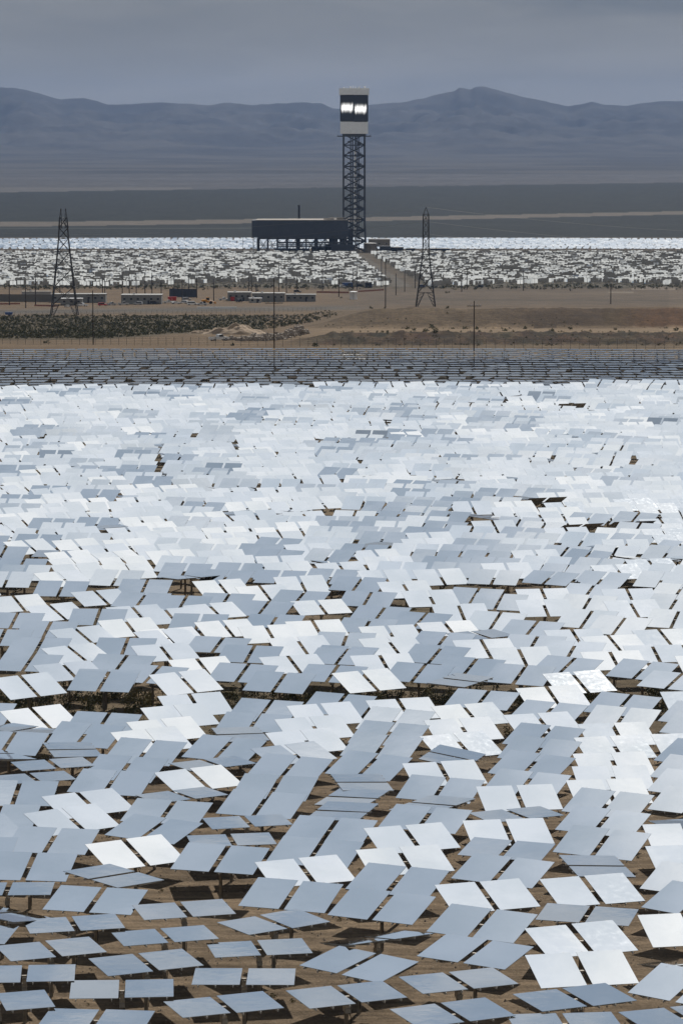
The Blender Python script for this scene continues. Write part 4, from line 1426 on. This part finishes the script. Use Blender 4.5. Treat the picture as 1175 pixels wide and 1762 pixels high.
# ------------------------------------------------------------------ heaps
def heap(name, label, px, py, wpx, hpx_, m_, seed, depth=.5):
    P = site(px, py); k = scale_at(P); a, hh = wpx * k / 2, hpx_ * k
    n_ = 46; V_, F_ = [], []
    for j in range(n_):
        for i in range(n_):
            u, v = i / (n_ - 1) * 2 - 1, j / (n_ - 1) * 2 - 1
            rr2 = math.hypot(u, v)
            e_ = max(0, 1 - rr2) ** .85
            nn_ = mnoise.fractal(Vector((u * 2.2 + seed, v * 2.2, seed)), .9, 2, 5)
            V_.append((u * a, v * a * depth, -.4 + max(0, hh * e_ * (1 + .5 * nn_) + (.25 * nn_ if e_ > 0 else 0)) + .1))
    i = np.arange(n_ * n_).reshape(n_, n_)
    F_ = np.stack([i[:-1, :-1], i[:-1, 1:], i[1:, 1:], i[1:, :-1]], -1).reshape(-1, 4).tolist()
    me_ = bpy.data.meshes.new(name); me_.from_pydata(V_, [], F_); me_.materials.append(m_)
    me_.polygons.foreach_set('use_smooth', [True] * len(F_))
    o = bpy.data.objects.new(name, me_); COL.objects.link(o); o.location = P
    tag(o, label, "mound")


heap("soil_mound", "large pale soil mound behind the white pickup", 405, 575, 125, 21, M['pile'], 3.3, .6)
heap("soil_mound", "small lower soil mound left of the large pale one", 350, 573, 60, 7, M['pile'], 8.3, .6)


def rocks(label, spots, n_, seed):
    rg = random.Random(seed); V_, F_ = [], []
    for _ in range(n_):
        x0, y0, w_, hh = rg.choice(spots)
        u = rg.gauss(0, .33)
        P = site(x0 + u * w_, y0 + rg.gauss(0, 1.2)); s = rg.uniform(.35, 1.15)
        P.z += max(0, (1 - abs(u) * 1.6)) * hh * rg.random()
        k_ = len(V_)
        pts_ = []
        for a_ in range(5):
            an = a_ * 1.2566 + rg.uniform(-.3, .3)
            pts_.append((P.x + math.cos(an) * s * rg.uniform(.6, 1), P.y + math.sin(an) * s * rg.uniform(.6, 1), P.z - .2 + rg.uniform(0, .2)))
        for q in list(pts_): pts_.append((P.x + (q[0] - P.x) * .6, P.y + (q[1] - P.y) * .6, P.z + s * rg.uniform(.5, .9)))
        V_ += pts_
        for a_ in range(5):
            b_ = (a_ + 1) % 5; F_.append((k_ + a_, k_ + b_, k_ + 5 + b_, k_ + 5 + a_))
        F_.append(tuple(k_ + 5 + i for i in range(5)))
    me_ = bpy.data.meshes.new("rubble"); me_.from_pydata(V_, [], F_); me_.materials.append(M['rock'])
    o = bpy.data.objects.new("rubble", me_); COL.objects.link(o); tag(o, label, "rubble", kind='stuff')


rocks("heap of grey broken rock trailing right of the white pickup", [(440, 585, 60, .8), (460, 584, 50, 1.2), (515, 579, 36, 3.2), (500, 581, 36, 2.2), (480, 583, 40, 1.2)], 900, 4)


# ------------------------------------------------------------------ plants
def scrub(name, label, spots, m_, leaf=22, seed=1):
    rg = random.Random(seed); V_, F_ = [], []
    for P, s in spots:
        P = P.copy(); P.z += bank(P.x, P.y)[0]
        for _ in range(leaf):
            a_ = rg.uniform(0, 6.283); e_ = rg.uniform(0, 1) ** .5
            rr2 = s * e_ * rg.uniform(.3, 1)
            zb_ = P.z
            c_ = Vector((P.x + math.cos(a_) * rr2, P.y + math.sin(a_) * rr2, P.z + s * rg.uniform(.05, 1.15) * (1.15 - .5 * e_)))
            d1 = Vector((rg.gauss(0, 1), rg.gauss(0, 1), rg.gauss(0, 1))).normalized(); d2 = d1.orthogonal().normalized()
            q = s * rg.uniform(.12, .26) * (22 / leaf) ** .5
            k_ = len(V_)
            V_ += [tuple(c_ - d1 * q - d2 * q * .5), tuple(c_ + d1 * q * .3 - d2 * q), tuple(c_ + d1 * q + d2 * q * .4), tuple(c_ - d1 * q * .2 + d2 * q)]
            F_.append((k_, k_ + 1, k_ + 2, k_ + 3))
    me_ = bpy.data.meshes.new(name); me_.from_pydata(V_, [], F_); me_.materials.append(m_)
    o = bpy.data.objects.new(name, me_); COL.objects.link(o); tag(o, label, "scrub", kind='stuff')


rg = random.Random(12)
sp_ = []
for _ in range(9000):
    px, py = rg.uniform(-150, 600), 543 + 41 * rg.random() ** 1.0
    bot = 583 - 10 * sstep(px, 150, 330) - 16 * sstep(px, 380, 560)
    if py > bot or (px > 520 and rg.random() < sstep(px, 520, 600)): continue
    sp_.append((site(px, py), rg.uniform(.25, .75) * (1.7 if rg.random() < .12 else 1)))
for _ in range(900):     # strip under the far mirrors
    px = rg.uniform(-100, 1300); py = rg.gauss(494.5, 2.0)
    if 640 < px < 720: continue
    sp_.append((site(px, py), rg.uniform(.5, 1.7)))
for px, py, s in ((745, 566, 2.2), (770, 563, 1.7), (800, 569, 1.6), (780, 569, 1.2), (750, 590, 1.8), (712, 580, 1.5), (700, 570, 1.3), (820, 572, 1.5), (903, 568, 1.8), (982, 571, 1.8),
                  (1162, 580, 1.5), (768, 505, 2.2), (640, 560, 1.6), (660, 559, 1.5), (950, 589, 1.4), (870, 584, 1.4), (730, 587, 1.4), (1060, 574, 1.3),
                  (588, 514, 1.6), (942, 493, 3.2), (960, 494, 2.0), (975, 493, 2), (80, 591, 1.5), (400, 595, 1.2), (543, 596, 1.6), (1158, 543, 1.4)):
    for _ in range(3): sp_.append((site(px + rg.gauss(0, 2), py + rg.gauss(0, .6)), s * rg.uniform(.35, .65)))
for _ in range(420):      # scattered on the banks
    px = rg.uniform(560, 1250)
    y_ = rg.choice((rg.uniform(750, 790), rg.uniform(752, 800), rg.uniform(1015, 1035)))
    x_ = (px - 587.5) / 5000 * y_
    sp_.append((Vector((x_, y_, prof(y_))), rg.uniform(.2, .6)))
scrub("desert_scrub", "dark green creosote scrub covering the belt behind the nearest mirror field", sp_, M['leaf'], 20, 3)
sp_ = []
for _ in range(1500):
    r2 = rg.uniform(198, 300) if rg.random() < .5 else rg.uniform(198, 640)
    a_ = rg.uniform(-.15, .15); x_, y_ = r2 * math.sin(a_), r2 * math.cos(a_)
    sp_.append((Vector((x_, y_, prof(y_) - .05)), rg.uniform(.2, .55)))
for _ in range(130):
    r2 = rg.uniform(122, 197); a_ = rg.uniform(-.14, .14); x_, y_ = r2 * math.sin(a_), r2 * math.cos(a_)
    sp_.append((Vector((x_, y_, prof(y_) - .03)), rg.uniform(.08, .26)))
for _ in range(260):     # the weedy lane
    py = rg.uniform(1196, 1228); px = rg.uniform(-20, 1200)
    sp_.append((site(px, py), rg.uniform(.25, .7)))
scrub("dry_weeds", "low dry green and straw weeds between the mirror posts", sp_, M['dryleaf'], 60, 5)
sp_ = [(site(rg.uniform(-20, 1200), rg.uniform(1194, 1230)), rg.uniform(.3, .75)) for _ in range(200)]
scrub("low_bushes", "dark low bushes in the weedy lane between the mirror rows", sp_, M['leaf'], 70, 6)
V_, F_ = [], []
for _ in range(5200):
    r2 = rg.uniform(122, 215); a_ = rg.uniform(-.14, .14); x_, y_ = r2 * math.sin(a_), r2 * math.cos(a_)
    if mnoise.noise(Vector((x_ * .22, y_ * .1, 3))) < -.05: continue
    z_ = prof(y_); s = rg.uniform(.03, .09) * (2.0 if rg.random() < .05 else 1)
    k_ = len(V_)
    for q in range(5): V_.append((x_ + math.cos(q * 1.257) * s * rg.uniform(.7, 1.2), y_ + math.sin(q * 1.257) * s * rg.uniform(.7, 1.2), z_ - .02))
    V_.append((x_ + rg.uniform(-.3, .3) * s, y_, z_ + s * rg.uniform(.6, 1.1)))
    for q in range(5): F_.append((k_ + q, k_ + (q + 1) % 5, k_ + 5))
me_ = bpy.data.meshes.new("gravel"); me_.from_pydata(V_, [], F_); me_.materials.append(M['rock'])
o = bpy.data.objects.new("gravel", me_); COL.objects.link(o); tag(o, "loose stones and gravel on the dirt under the nearest mirrors", "gravel", kind='stuff')
print("objects", len(bpy.data.objects))
